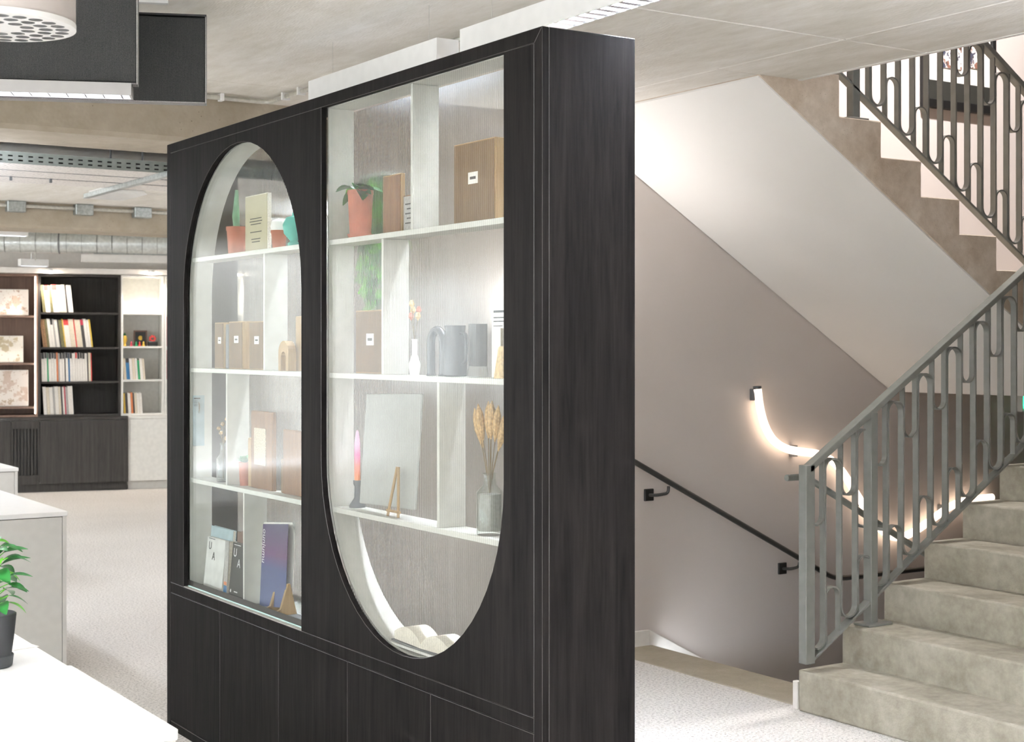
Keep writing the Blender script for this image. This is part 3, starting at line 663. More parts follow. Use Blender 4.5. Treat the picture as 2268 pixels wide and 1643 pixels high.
# cable trays
def slotted(x0, x1, y, z0, z1):
    m_ = MB(); per = .052; xs = []; n = int((x1-x0)/per)
    zs = [z0, z0+.012, z0+.020, z0+.034, z0+.042, z1]
    for i in range(n):
        a = x0+i*per; cols = [a, a+.014, a+.038, a+per]
        for ci in range(3):
            for ri in range(5):
                if ci == 1 and ri in (1, 3): continue
                m_.add([(cols[ci],y,zs[ri]),(cols[ci+1],y,zs[ri]),(cols[ci+1],y,zs[ri+1]),(cols[ci],y,zs[ri+1])], [(0,1,2,3)])
    return m_
t = thing('cable_tray', 'slotted galvanised cable trays hanging in a row beneath the ceiling', 'cable tray', (2.6, 8.3, 2.44))
for i, y in enumerate((7.90, 8.22, 8.54)):
    o = slotted(0.2, 6.0, y, 2.44, 2.50).build('side_rail', 'tray_side', t)
    MB().box(.2, 6.0, y+.01, y+.29, 2.438, 2.441).build('tray_bed', 'tray_mesh', t)
    MB().box(.2, 6.0, y+.285, y+.29, 2.441, 2.50).build('rear_rail', 'galv', t)
    MB().box(.2, 6.0, y+.002, y+.012, 2.440, 2.446).build('tray_lip', 'slate', t)
    MB().box(.2, 6.0, y+.03, y+.12, 2.442, 2.494).build('cable_bundle', 'black', t)
for x in (2.62, 2.80): MB().tube([(x,8.05,2.44),(x,8.05,2.60)], .006, 6).build('hanger_rod', 'slate', t)
for x in (2.03, 2.2, 2.42, 2.86): MB().box(x, x+.012, 8.5, 8.515, 2.415, 2.44).build('hook', 'slate', t)
MB().obox((2.86, 8.5, 2.425), Vector((.02,0,0)), Vector((0,.75,0)), Vector((0,0,.014))).build('strut_channel', 'galv', t, bevel=.003)
t = thing('emergency_light', 'small white emergency light fitting on the ceiling beyond the trays', 'ceiling light', (3.4, 10.35, 2.55))
MB().box(3.29, 3.53, 10.15, 10.60, 2.572, 2.60).build('base', 'white_metal', t, bevel=.006)
MB().prism([(3.25,2.545),(3.56,2.545),(3.53,2.572),(3.29,2.572)], 'y', 10.12, 10.64).build('diffuser', 'white_metal', t, bevel=.006)
# spiral duct
P0 = Vector((3.20, 16.0, 2.445)); P1 = Vector((5.3, 10.6, 2.445)); P0 = Vector((3.30,15.75,2.44)); P1 = Vector((4.95,12.2,2.44)); DD = (P1-P0).normalized()
P0 = Vector((2.0,14.6,2.44)); P1 = Vector((6.4,12.9,2.44)); DD = (P1-P0).normalized()
t = thing('spiral_duct', 'shiny galvanised spiral duct crossing above the bookcases', 'duct', (4.2, 13.8, 2.35))
MB().tube([P0, P1], .092, 28).build('duct_pipe', 'duct_metal', t, smooth=True)
L_ = (P1-P0).length; me = MB().tube([(0,0,0),(0,0,.006)], .0945, 28, False).tube([(0,0,.006),(0,0,0)], .0945, 28, False).mesh('seam_ring', 'galv')
rot = DD.to_track_quat('Z', 'Y')
for i in range(int(L_/.135)):
    o = put('seam_ring', me, t); o.location = P0 + DD*(.07+i*.135); o.rotation_mode = 'QUATERNION'; o.rotation_quaternion = rot
PM = P0 + DD*((4.02-P0.x)/DD.x)
MB().tube([PM + rot @ Vector((.098*math.cos(a), .098*math.sin(a), 0)) for a in [2*PI*k/24 for k in range(25)]], .007, 6).build('hanger_clamp', 'slate', t, smooth=True)
MB().tube([PM+Vector((0,0,.098)), PM+Vector((0,0,.30))], .005, 6).build('hanger_rod', 'pale_steel', t)

# ------------------------------------------------------------------ office storage units
def low_unit(name, label, x0, x1, y0, y1, h_, top='table_white', group=None):
    t = thing(name, label, 'storage unit', ((x0+x1)/2, (y0+y1)/2, 0), group)
    MB().box(x0, x1, y0, y1, h_-.022, h_).build('top', top, t, bevel=.002)
    MB().box(x0+.004, x0+.022, y0+.004, y1-.004, .0, h_-.0225).build('side_panel', 'cabinet_grey', t)
    MB().box(x1-.022, x1-.004, y0+.004, y1-.004, .0, h_-.0225).build('side_panel', 'cabinet_grey', t)
    n = max(1, int(round((x1-x0)/.8)))
    for i in range(n):
        a = x0+.0225+(x1-x0-.045)*i/n; b_ = x0+.0225+(x1-x0-.045)*(i+1)/n
        MB().box(a+.002, b_-.002, y0+.006, y0+.022, .03, h_-.026).build('door', 'cabinet_grey', t)
    MB().box(x0+.0225, x1-.0225, y1-.02, y1-.006, .0, h_-.0225).build('back', 'cabinet_grey', t)
    MB().box(x0+.0225, x1-.0225, y0+.03, y0+.045, .0, .03).build('plinth', 'cabinet_grey', t)
low_unit('storage_unit', 'nearest white low unit in the bottom left corner', -.6, 1.061, 2.842, 3.546, .742)
low_unit('storage_unit', 'white low unit with papers and the potted plant on it', -.6, 1.058, 3.553, 4.75, .738)
low_unit('storage_unit', 'white low unit with grey front standing beyond the potted plant', .4, 2.034, 6.86, 8.35, .74)
low_unit('storage_unit', 'small white low unit in front of the dark grille cabinet', 1.2, 2.50, 9.46, 10.9, .74)
for i, (x, y, r_, w_, d_, lab) in enumerate([(.93,3.95,.2,.21,.297,'white sheet of paper with faint drawing lying behind the plant pot'), (.80,3.78,-.35,.21,.297,'white printed sheet lying partly under the plant pot saucer')]):
    ca, sa = math.cos(r_), math.sin(r_)
    pp = MB().obox((x,y,.7389+.0006*i), Vector((ca*w_/2,sa*w_/2,0)), Vector((-sa*d_/2,ca*d_/2,0)), Vector((0,0,.0003))).build('paper_sheet', 'paper'); tag(pp, lab, 'paper')

def leaf_mesh(name, ln, wd, bend, mat, n=6):
    vs = []; fs = []
    for i in range(n+1):
        u_ = i/n; w_ = wd*math.sin(PI*min(1, u_*.96+.02))**.8*(1-.25*u_); z = -bend*u_*u_*ln; fold = w_*.28
        vs += [(u_*ln, -w_, z+fold), (u_*ln, 0, z), (u_*ln, w_, z+fold)]
    for i in range(n): fs += [(3*i,3*i+3,3*i+4,3*i+1), (3*i+1,3*i+4,3*i+5,3*i+2)]
    b_ = MB().add(vs, fs); me = b_.mesh(name, mat)
    for p_ in me.polygons: p_.use_smooth = True
    return me
def place_leaf(me, parent, pos, az, el, scale=1.0, roll=0.0):
    o = put('leaf', me, parent); o.location = pos; o.rotation_euler = (roll, -el, az); o.scale = (scale,)*3
    return o
PC = Vector((.903, 3.649, .738))
t = thing('potted_plant', 'glossy green coffee plant in a black pot and saucer on the white unit', 'potted plant', PC)
MB().lathe([(.040,.0),(.046,.004),(.049,.028),(.046,.03),(.043,.012)], PC, 32).build('saucer', 'black_plastic', t, smooth=True)
MB().lathe([(.036,.012),(.042,.016),(.050,.075),(.055,.125),(.052,.127),(.049,.11),(.0,.11)], PC, 32).build('pot', 'black_plastic', t, smooth=True)
MB().lathe([(.0,.112),(.049,.111)], PC, 24).build('soil', 'soil', t)
MB().tube([PC+Vector((0,0,.11)), PC+Vector((.008,-.004,.17)), PC+Vector((.012,-.006,.24)), PC+Vector((.01,0,.30))], [.004,.0035,.003,.002], 6).build('stem', 'stem', t)
lm = leaf_mesh('leaf', .058, .017, .35, 'leaf_dark'); lm2 = leaf_mesh('leaf', .05, .016, .5, 'leaf_light')
for i in range(44):
    zz = .15 + .15*i/43; a = i*2.4 + random.uniform(-.3,.3); rad = (.012 + .03*random.random())*(1.25-.8*i/43)
    b0 = PC+Vector((.01+rad*math.cos(a), -.003+rad*math.sin(a), zz))
    place_leaf(lm2 if i % 7 == 0 else lm, t, b0, a+random.uniform(-.4,.4), random.uniform(-.15,.55), random.uniform(.8,1.15), random.uniform(-.5,.5))
    MB().tube([PC+Vector((.01,-.003,zz-.012)), b0], .0012, 5).build('petiole', 'leaf_light', t)

# ------------------------------------------------------------------ bookcases on the far wall
def BX(s0, s1, o0, o1, z0, z1, m_=None):
    m_ = m_ or MB(); return m_.obox(bp((s0+s1)/2, (o0+o1)/2, (z0+z1)/2), BD*((s1-s0)/2), BN*((o1-o0)/2), Vector((0,0,(z1-z0)/2)))
def unit(name, label, s0, s1, z0, z1, shelves, mat, th=.022, o0=.06, o1=.42, lit=False):
    t = thing(name, label, 'bookcase', bp((s0+s1)/2, .2, z0))
    BX(s0, s0+th, o0, o1, z0, z1).build('side_panel', mat, t); BX(s1-th, s1, o0, o1, z0, z1).build('side_panel', mat, t)
    BX(s0+th, s1-th, o0, o1, z1-th, z1).build('top_panel', mat, t); BX(s0+th, s1-th, o0, o1, z0, z0+th).build('bottom_panel', mat, t)
    BX(s0+th, s1-th, o1-.01, o1, z0+th, z1-th).build('back_panel', mat, t)
    for z in shelves: BX(s0+th, s1-th, o0+.004, o1-.011, z-.02, z).build('shelf', mat, t)
    return t
unit('dark_bookcase', 'dark charcoal bookcase with four shelves of magazines by the far wall', .2115, 1.028, .765, 2.225, [1.836, 1.478, 1.126], 'dark_wood_far')
unit('white_bookcase', 'narrow cream-white bookcase with ornaments beside the dark one', 1.0315, 1.47, .765, 2.225, [1.838, 1.488, 1.140], 'white_board')
unit('white_bookcase_end', 'white bookcase with red binders just visible beside the charcoal cabinet', 1.4735, 2.3, .765, 2.225, [1.838, 1.488, 1.140], 'white_board')
t = unit('display_shelf', 'brown wood display shelf lit from its edge with framed plans', -1.1, .208, .765, 2.225, [1.80, 1.318, .872], 'brown_wood_far')
BX(.176, .186, .052, .0595, .80, 2.20).build('edge_light', 'led_edge', t)
t = thing('ledge_bulkhead', 'white ledge with small round downlights along the top of the bookcases', 'bulkhead', bp(.8, .1, 2.23))
BX(-1.3, 2.6, -.02, .45, 2.2305, 2.285).build('ledge', 'white_paint', t)
for s_ in (.325, 1.33, -.7, 2.2):
    pz = bp(s_, -.06, 2.262); dl = MB().lathe([(.026,-.012),(.030,-.012),(.030,.012),(.026,.012)], pz, 16).build('downlight_ring', 'white_metal', t)
    MB().lathe([(.0,-.034),(.016,-.028),(.024,-.0125)], pz, 16).build('downlight_lens', 'downlight', t, smooth=True)
    ld = bpy.data.lights.new('downlight_beam', 'SPOT'); ld.energy = 10; ld.spot_size = 2.4; ld.spot_blend = .5; ld.shadow_soft_size = .025; ld.color = (1,.90,.80)
    lo = bpy.data.objects.new('downlight_beam', ld); C.objects.link(lo); attach(lo, t); lo.location = bp(s_, -.06, 2.222)
    lo.rotation_euler = (0,0,0)
# base cabinets
t = thing('grille_cabinet', 'long charcoal base cabinet with a slotted vent grille below the bookcases', 'cabinet', bp(0, .2, 0))
BX(-1.3, 1.096, 0, .45, .735, .762).build('top', 'dark_wood_far', t)
BX(-1.3, -.185, .0, .02, .085, .732).build('door', 'dark_wood_far', t)
BX(-.18, -.055, .0, .02, .085, .732).build('door', 'dark_wood_far', t)
BX(.224, 1.06, .0, .02, .085, .732).build('door', 'dark_wood_far', t)
BX(-.052, .221, .0, .02, .651, .732).build('grille_rail', 'dark_wood_far', t); BX(-.052, .221, .0, .02, .085, .174).build('grille_rail', 'dark_wood_far', t)
for i in range(9):
    s_ = -.052 + .2568*i/8; BX(s_, s_+.0165, .0, .02, .1745, .6505).build('grille_slat', 'dark_wood_far', t)
BX(-.06, .23, .03, .04, .1, .72).build('grille_back', 'black', t)
BX(1.062, 1.096, .0, .45, .085, .733).build('end_panel', 'dark_wood_far', t)
BX(-1.3, 1.09, .04, .06, 0, .084).build('plinth', 'dark_wood_far', t)
t = thing('white_base_cabinet', 'white base cabinet beside the dark grille cabinet at the floor', 'cabinet', bp(1.7, .2, 0))
BX(1.10, 2.6, .02, .45, .735, .762).build('top', 'white_board', t); BX(1.102, 1.116, .02, .04, .09, .732).build('end_panel', 'white_board', t); BX(1.119, 1.86, .02, .04, .09, .732).build('door', 'white_board', t); BX(1.863, 2.6, .02, .04, .09, .732).build('door', 'white_board', t)
BX(1.10, 2.6, .07, .09, 0, .088).build('plinth', 'cabinet_grey', t); BX(1.10, 1.118, .045, .45, .09, .733).build('side_panel', 'white_board', t)

ORD = ['first','second','third','fourth','fifth','sixth','seventh','eighth','ninth','tenth','eleventh','twelfth','thirteenth','fourteenth','fifteenth','sixteenth','seventeenth','eighteenth','nineteenth','twentieth','twenty-first','twenty-second','twenty-third','twenty-fourth']
NICE = {'spine_white':'white','spine_cream':'cream','spine_grey':'grey','spine_brown':'brown','spine_olive':'mottled olive','spine_charcoal':'charcoal','red':'red','green':'green','blue':'blue','yellow':'yellow','orange':'orange','pinkred':'crimson'}
def book(s0, th, z, hgt, dep, lean, mat, where, idx, band=None, group=None):
    dz = math.tan(lean)
    def V(s_, o_, zz): return bp(s_ - zz*dz, o_, z + zz)
    m_ = MB()
    def bx(a, b_, o0, o1, z0, z1):
        m_.add([V(a,o0,z0),V(b_,o0,z0),V(b_,o1,z0),V(a,o1,z0),V(a,o0,z1),V(b_,o0,z1),V(b_,o1,z1),V(a,o1,z1)], [(0,3,2,1),(4,5,6,7),(0,1,5,4),(1,2,6,5),(2,3,7,6),(3,0,4,7)])
    f0 = .085
    e_ = .0015
    bx(s0, s0+e_, f0, f0+dep, 0, hgt); bx(s0+th-e_, s0+th, f0, f0+dep, 0, hgt); bx(s0+e_, s0+th-e_, f0, f0+.002, 0, hgt if not band else hgt*.8)
    if band: m_.m = 2; bx(s0+e_, s0+th-e_, f0, f0+.002, hgt*.8, hgt)
    m_.m = 1; bx(s0+e_, s0+th-e_, f0+.002, f0+dep-.004, .003, hgt-.004)
    o = m_.build('book', [mat, 'pages'] + ([band] if band else []))
    lab = '%s%s book, %s from left, %s' % (NICE[mat], (' and %s' % NICE[band]) if band else '', ORD[idx], where)
    return tag(o, lab, 'book', group)
W_, Cc, Gy, Br, Ol, Ch = 'spine_white','spine_cream','spine_grey','spine_brown','spine_olive','spine_charcoal'
rows = [
 (.248, 1.8365, .285, .10, 'top shelf of the dark bookcase', [(Ol,.030,0),(W_,.047,'red'),(Ol,.028,0),(W_,.056,'red'),(Cc,.044,0),(Cc,.030,0),(Ch,.018,0),(W_,.047,0)]),
 (.248, 1.4785, .292, .12, 'second shelf of the dark bookcase', [(Br,.022,0),(Br,.022,0),(Ol,.022,0),(W_,.030,0),(W_,.026,Ch),(Gy,.014,0),(W_,.030,0),(Ch,.014,0),(Ol,.034,0),('yellow',.012,0),(W_,.052,'red'),(Cc,.048,0),('red',.012,0),(Cc,.056,0),(Ch,.030,'pinkred'),(W_,.030,0),(W_,.024,0),('yellow',.016,0)]),
 (.244, 1.1265, .300, .03, 'third shelf of the dark bookcase', [(W_,.030,Ch),(W_,.026,Ch),('green',.014,Ch),(W_,.030,Ch),(W_,.026,Ch),(W_,.022,Ch),('orange',.016,0),(Gy,.014,0),(W_,.028,Ch),(W_,.022,Ch),(Ch,.010,0),(W_,.026,Ch),('blue',.016,Ch),(W_,.024,Ch),(W_,.030,0),(W_,.020,'red'),(W_,.026,Ch),(W_,.024,Ch),(W_,.026,Ch),(W_,.022,0),(Ch,.012,0),(Cc,.024,0),('red',.010,0)]),
 (.262, .7875, .290, .055, 'bottom shelf of the dark bookcase', [(W_,.034,0),(Cc,.030,0),(W_,.034,0),(Gy,.018,0),(W_,.036,0),(Cc,.024,0),(Ch,.016,0),(W_,.018,0),('pinkred',.012,0),(Gy,.024,0),(W_,.048,0)]),
 (1.060, 1.1405, .225, .07, 'third shelf of the white bookcase', [(Cc,.026,0),('blue',.036,Ch),(W_,.030,0),(Cc,.028,0),(W_,.022,0),('green',.024,0),(W_,.030,0),(Cc,.020,0)]),
 (1.062, .7875, .22, .05, 'bottom shelf of the white bookcase', [('yellow',.016,0),(Ch,.026,0),(W_,.030,0),('orange',.022,0),(Ch,.016,0),(Cc,.024,0),(W_,.026,0),(W_,.028,0)]),
]
for (s_, z, hh, lean, where, lst) in rows:
    s_ += math.tan(lean)*hh*.35
    for i, (mt, th, bd) in enumerate(lst):
        hv = hh*random.uniform(.96, 1.0)
        if mt == 'green' and 'white bookcase' in where: hv = .2
        book(s_, th-.0015, z, hv, random.uniform(.19,.23), lean, mt, where, i, bd or None, 'books on the ' + where); s_ += th
for i, z in enumerate((1.4885, 1.1405)):
    book(1.502, .05, z, .31, .22, 0, 'red', ['second','third'][i]+' shelf of the half-hidden white bookcase', 0, None)
# framed plans on the display shelf
for (s0, s1, z0, hgt, lab, mt) in [(-.45,.118,1.802,.268,'white printed plan board on the top shelf of the lit brown display','plan_print'), (-.45,.068,1.320,.275,'printed map board with green patches on the middle display shelf','map_print'), (-.45,.118,.874,.372,'large printed site plan board on the lowest display shelf','site_print')]:
    t = thing('plan_board', lab, 'print', bp((s0+s1)/2, .15, z0)); tl = Vector((0,0,1))*math.cos(.16) + BN*math.sin(.16); nn = tl.cross(BD)
    c_ = bp((s0+s1)/2, .15, z0+.002) + tl*hgt/2
    MB().obox(c_, BD*((s1-s0)/2), nn*.006, tl*hgt/2).build('board', 'paper', t)
    MB().obox(c_ - BN*.0075, BD*((s1-s0)/2-.008), nn*.0012, tl*(hgt/2-.008)).build('print', mt, t)
# ornaments on the white bookcase
z = 1.4885
t = thing('framed_medal', 'small dark framed gold medallion on the white bookcase shelf', 'ornament', bp(1.24,.2,z))
BX(1.17,1.31,.20,.215,z,z+.165).build('frame', 'book_brown', t, bevel=.003); BX(1.185,1.295,.197,.1995,z+.015,z+.15).build('mat', 'black', t)
MB().lathe([(.0,0),(.024,0),(.024,.003),(.0,.003)], (0,0,0), 20).build('medallion', 'yellow', t).matrix_local = Matrix.Translation(bp(1.24,.196,z+.085)-bp(1.24,.2,z)) @ Matrix.Rotation(PI/2,4,'X')
t = thing('green_bird_ornament', 'green and yellow bird-like ornament at the left of the shelf', 'ornament', bp(1.075,.15,z))
MB().lathe([(.0,0),(.02,.0),(.012,.02),(.012,.03),(.026,.06),(.022,.10),(.0,.125)], bp(1.075,.15,z), 12).build('body', 'yellow', t, smooth=True); MB().lathe([(.0,.105),(.012,.11),(.014,.125),(.0,.145)], bp(1.075,.15,z), 10).build('head', 'leaf_dark', t, smooth=True)
t = thing('red_flower_ornament', 'red flower ornament on a black block at the right of the shelf', 'ornament', bp(1.36,.17,z))
BX(1.315,1.41,.13,.2,z,z+.05).build('block', 'black', t, bevel=.004)
for k in range(7):
    a = 2*PI*k/7; q = bp(1.36+.026*math.cos(a), .15, z+.078+.026*math.sin(a)); MB().lathe([(.0,-.016),(.013,-.008),(.013,.008),(.0,.016)], q, 8).build('petal', 'red', t, smooth=True)
for i, (s_, mt, lab) in enumerate([(1.19,'green','tiny green figurine in front of the framed medallion'), (1.225,'red','tiny red figurine in front of the framed medallion'), (1.265,'yellow','tiny yellow figurine in front of the framed medallion'), (1.14,'pinkred','tiny crimson figurine left of the framed medallion')]):
    o = MB().lathe([(.0,0),(.014,0),(.010,.02),(.007,.03),(.011,.038),(.0,.052)], bp(s_,.12,z), 10).build('figurine', mt, smooth=True); tag(o, lab, 'figurine')
# track rail right of the duct
t = thing('ceiling_pelmet', 'white pelmet box with a rail under the duct near the charcoal cabinet', 'pelmet', (5.2, 13.9, 2.3))
MB().obox((5.15,13.95,2.325), BD*.85, BN*.02, Vector((0,0,.035))).build('fascia', 'white_paint', t)
MB().obox((5.15,13.90,2.372), BD*.75, BN*.012, Vector((0,0,.008))).build('rail', 'galv', t)
# ------------------------------------------------------------------ things inside the display cabinet
z1, z2, z3, z4 = SH[0]+.0003, SH[1]+.0003, SH[2]+.0003, .5775
def pot(t, c, r0, r1, h_, mat='terracotta', saucer=False):
    MB().lathe([(r0,0),(r1,h_*.86),(r1*1.06,h_*.86),(r1*1.06,h_),(r1*.92,h_),(r1*.9,h_*.9),(0,h_*.9)], c, 24).build('pot', mat, t, smooth=True)
def faced_box(name, label, y0, y1, x0, x1, z0, h_, mat, cat='box', sticker=None, edge='pale_ply'):
    t = thing(name, label, cat, ((x0+x1)/2, (y0+y1)/2, z0))
    MB().box(x0+.002, x1, y0, y1, z0, z0+h_).build('body', edge, t, bevel=.001)
    MB().box(x0, x0+.0018, y0+.004, y1-.004, z0+.004, z0+h_-.004).build('front_face', mat, t)
    if sticker:
        yc, zc, w_, hh = sticker; MB().box(x0-.0008, x0-.0002, yc-w_/2, yc+w_/2, zc-hh/2, zc+hh/2).build('sticker', 'paper', t)
        MB().box(x0-.0014, x0-.0009, yc-w_*.3, yc+w_*.3, zc-hh*.12, zc+hh*.12).build('sticker_print', 'ink', t)
    return t
# window with the arch, top shelf
c = Vector((2.145, 5.15, z1)); t = thing('cactus_pot', 'tall thin cactus in a terracotta pot on the arch window top shelf', 'potted plant', c)
pot(t, c, .030, .036, .10)
MB().tube([c+Vector((0,0,.09)), c+Vector((0,.004,.16)), c+Vector((0,-.002,.235))], [.013,.012,.006], 10).build('cactus_stem', 'leaf_grey', t, smooth=True)
MB().tube([c+Vector((0,.010,.10)), c+Vector((0,.022,.14)), c+Vector((0,.022,.17))], [.008,.008,.004], 8).build('cactus_arm', 'leaf_grey', t, smooth=True)
t = faced_box('cream_book', 'cream covered book standing upright beside the cactus', 4.885, 5.085, 2.150, 2.166, z1, .205, 'cream', 'book', edge='pages')
for k, (w_, zz) in enumerate([(.10,.118),(.11,.108),(.09,.098),(.10,.07),(.08,.045),(.07,.035)]):
    MB().box(2.1492, 2.1498, 4.985-w_/2, 4.985+w_/2, z1+zz, z1+zz+.003).build('text_line', 'ink', t)
c = Vector((2.14, 4.765, z1)); t = thing('small_cactus', 'white woolly cactus in a tiny terracotta pot under the arch', 'potted plant', c)
pot(t, c, .022, .027, .062); MB().lathe([(0,.055),(.022,.055),(.029,.075),(.024,.095),(0,.103)], c, 16).build('cactus', 'white_cotton', t, smooth=True)
c = Vector((2.15, 4.665, z1)); t = thing('teal_ornament', 'teal round ornament at the right end of the arch top shelf', 'ornament', c)
MB().lathe([(.02,0),(.022,.012),(.012,.02),(.034,.045),(.038,.075),(.026,.10),(0,.108)], c, 20).build('body', 'teal', t, smooth=True); MB().lathe([(.0,.106),(.006,.106),(.006,.115),(0,.118)], c, 10).build('knob', 'teal', t, smooth=True)
# arch window, second row
faced_box('archive_box', 'leftmost tan archive box with a white sticker in the arch window', 5.262, 5.352, 2.14, 2.18, z2, .172, 'tan_box', sticker=(5.30, z2+.105, .03, .024))
faced_box('archive_box', 'middle tan archive box with a white sticker in the arch window', 5.085, 5.215, 2.14, 2.18, z2, .174, 'tan_box', sticker=(5.14, z2+.108, .04, .026))
faced_box('archive_box', 'tan archive box with a white sticker next to the arch window divider', 4.895, 5.025, 2.14, 2.18, z2, .172, 'tan_box', sticker=(4.955, z2+.105, .04, .028))
o = MB().prism([(5.228,z2),(5.255,z2),(5.255,z2+.165),(5.228,z2+.165)], 'x', 2.145, 2.18).build('slate_sample', 'slate', bevel=.003); tag(o, 'dark slate sample slab between two tan archive boxes', 'sample')
pts = [(4.635,z2),(4.715,z2)] + [(4.675+.04*math.cos(a), z2+.06+.04*math.sin(a)) for a in [PI*k/10 for k in range(11)]][::1]
pts = [(4.715,z2)] + [(4.675+.04*math.cos(PI*k/10), z2+.062+.04*math.sin(PI*k/10)) for k in range(11)] + [(4.635,z2),(4.655,z2)] + [(4.675+.02*math.cos(PI-PI*k/8), z2+.045+.02*math.sin(PI*k/8)) for k in range(9)] + [(4.695,z2)]
tag(MB().prism(pts, 'x', 2.115, 2.145).build('arch_block', 'pale_ply', bevel=.001), 'small pale wooden arch block on the arch window second shelf', 'ornament')
t = faced_box('wood_sample', 'upright pale wood sample board with a green edge behind the arch block', 4.55, 4.665, 2.155, 2.172, z2, .185, 'pale_ply', 'sample'); MB().box(2.1535, 2.1548, 4.55, 4.575, z2, z2+.185).build('green_edge', 'leaf_light', t)
# third row
t = thing('leaf_poster', 'pale card with a clipped dried leaf on the left side wall of the arch window', 'poster', (2.145, 5.498, 1.1))
MB().box(2.112, 2.158, 5.4985, 5.5002, 1.112, 1.306).build('card', 'book_bluegrey', t); MB().box(2.1155, 2.141, 5.4978, 5.4984, 1.292, 1.297).build('title', 'ink', t)
for k in range(4): MB().box(2.1155, 2.130, 5.4978, 5.4984, 1.266+.006*k, 1.2675+.006*k).build('text_line', 'ink', t)
o = put('leaf', leaf_mesh('leaf', .045, .008, .1, 'stem'), t); o.location = (2.133, 5.495, 1.282); o.rotation_euler = (0, PI/2-.1, 0)
c = Vector((2.145, 5.275, z3)); t = thing('clear_bottle', 'slim clear glass bottle with dried stems in the arch window', 'bottle', c)
glass('bottle_glass', (.93,.95,.94,1), 2.0, .05)
MB().lathe([(.024,0),(.026,.004),(.026,.085),(.012,.105),(.010,.135),(.013,.138),(.013,.145),(.010,.146),(.008,.135),(.010,.106),(.023,.085),(.023,.006),(0,.006)], c, 20).build('bottle', 'bottle_glass', t, smooth=True)
for k in range(5):
    a = k*1.3; tp = c+Vector((.012*math.cos(a), .028*math.sin(a)+.005, .16+.018*k)); MB().tube([c+Vector((0,0,.01)), c+Vector((0,0,.14)), tp], .0012, 5).build('stalk', 'stem', t)
    MB().lathe([(0,-.008),(.009,0),(.006,.008),(0,.01)], tp, 8).build('flower_head', 'dried', t, smooth=True)
t = faced_box('timber_sample', 'tall plywood sample with a speckled terrazzo inset in the arch window', 4.83, 5.02, 2.145, 2.16, z3, .275, 'plywood', 'sample', edge='plywood')
MB().box(2.1425, 2.1448, 4.885, 4.985, z3+.085, z3+.215).build('terrazzo_inset', 'cork', t)
tag(MB().box(2.15, 2.165, 5.026, 5.058, z3, z3+.175).build('timber_offcut', 'pale_ply', bevel=.003), 'narrow pale timber offcut left of the tall plywood sample', 'sample')
c = Vector((2.15, 5.09, z3)); t = thing('succulent_pot', 'small grey-green succulent in a terracotta pot beside the timber offcut', 'potted plant', c); pot(t, c, .016, .02, .085)
sm = leaf_mesh('leaf', .035, .014, .2, 'leaf_grey')
for k in range(9): place_leaf(sm, t, c+Vector((0,0,.08)), k*2.4, .5+.09*k)
faced_box('timber_sample', 'shorter wide plywood sample at the right of the arch window third shelf', 4.46, 4.745, 2.145, 2.16, z3, .22, 'plywood', 'sample', edge='plywood')
tag(MB().box(2.15, 2.165, 4.75, 4.772, z3, z3+.118).build('timber_block', 'tan_box', bevel=.003), 'small tan timber block left of the shorter plywood sample', 'sample')
# bottom row: books
def stand_book(name, label, y0, y1, x, th, z0, h_, cover, lean=.10):
    t = thing(name, label, 'book', (x, (y0+y1)/2, z0)); yy = (y1-y0)/2; yc = (y0+y1)/2
    tl = Vector((math.sin(lean),0,math.cos(lean))); nn = Vector((math.cos(lean),0,-math.sin(lean))); c_ = Vector((x,yc,z0)) + tl*h_/2
    MB().obox(c_, nn*.0008, Vector((0,yy,0)), tl*h_/2).build('front_cover', cover, t); MB().obox(c_+nn*th, nn*.0008, Vector((0,yy,0)), tl*h_/2).build('back_cover', cover, t)
    MB().obox(c_+nn*th/2, nn*(th/2-.0009), Vector((0,yy-.003,0)), tl*(h_/2-.003)).build('page_block', 'pages', t)
    return t, c_, tl, nn
t, c_, tl, nn = stand_book('display_book', 'pale grey book with dark letters U A on its cover', 5.245, 5.425, 2.125, .014, z4, .195, 'book_white')
for (ch, dy_, dz_) in (('U', .072, .052), ('A', .030, .016)): text('letter', ch, .042, frame_mtx(c_ - nn*.0016 + Vector((0,dy_,0)) + tl*dz_, (0,-1,0), tl), 'ink', t)
MB().obox(c_ - nn*.0015 + Vector((0,.045,0)) + tl*.0925, nn*.0003, Vector((0,.03,0)), tl*.0012).build('text_line', 'ink', t)
stand_book('display_book', 'pale blue book leaning behind the grey U A book', 5.235, 5.45, 2.152, .012, z4, .232, 'book_bluegrey', .07)
t, c_, tl, nn = stand_book('display_book', 'black book with white letters U A on its cover', 5.0, 5.178, 2.125, .016, z4, .20, 'book_black')
for (ch, dy_, dz_) in (('U', .076, .050), ('A', .034, .014)): text('letter', ch, .044, frame_mtx(c_ - nn*.0016 + Vector((0,dy_,0)) + tl*dz_, (0,-1,0), tl), 'ink_light', t)
MB().obox(c_ - nn*.0015 + Vector((0,.045,0)) + tl*.0925, nn*.0003, Vector((0,.03,0)), tl*.0012).build('text_line', 'ink_light', t)
MB().lathe([(0,0),(.006,0),(.006,.0006),(0,.0006)], (0,0,0), 12).build('emblem', 'ink_light', t).matrix_local = Matrix.Translation(c_ - nn*.002 + Vector((0,.07,0)) - tl*.075 - Vector((2.125,5.089,z4))) @ Matrix.Rotation(-PI/2+.1,4,'Y')
MB().obox(c_ - nn*.0015 + Vector((0,.025,0)) - tl*.075, nn*.0003, Vector((0,.016,0)), tl*.002).build('text_line', 'ink_light', t)
stand_book('display_book', 'brown book standing behind the black U A book', 4.995, 5.19, 2.155, .014, z4, .235, 'book_brown', .05)
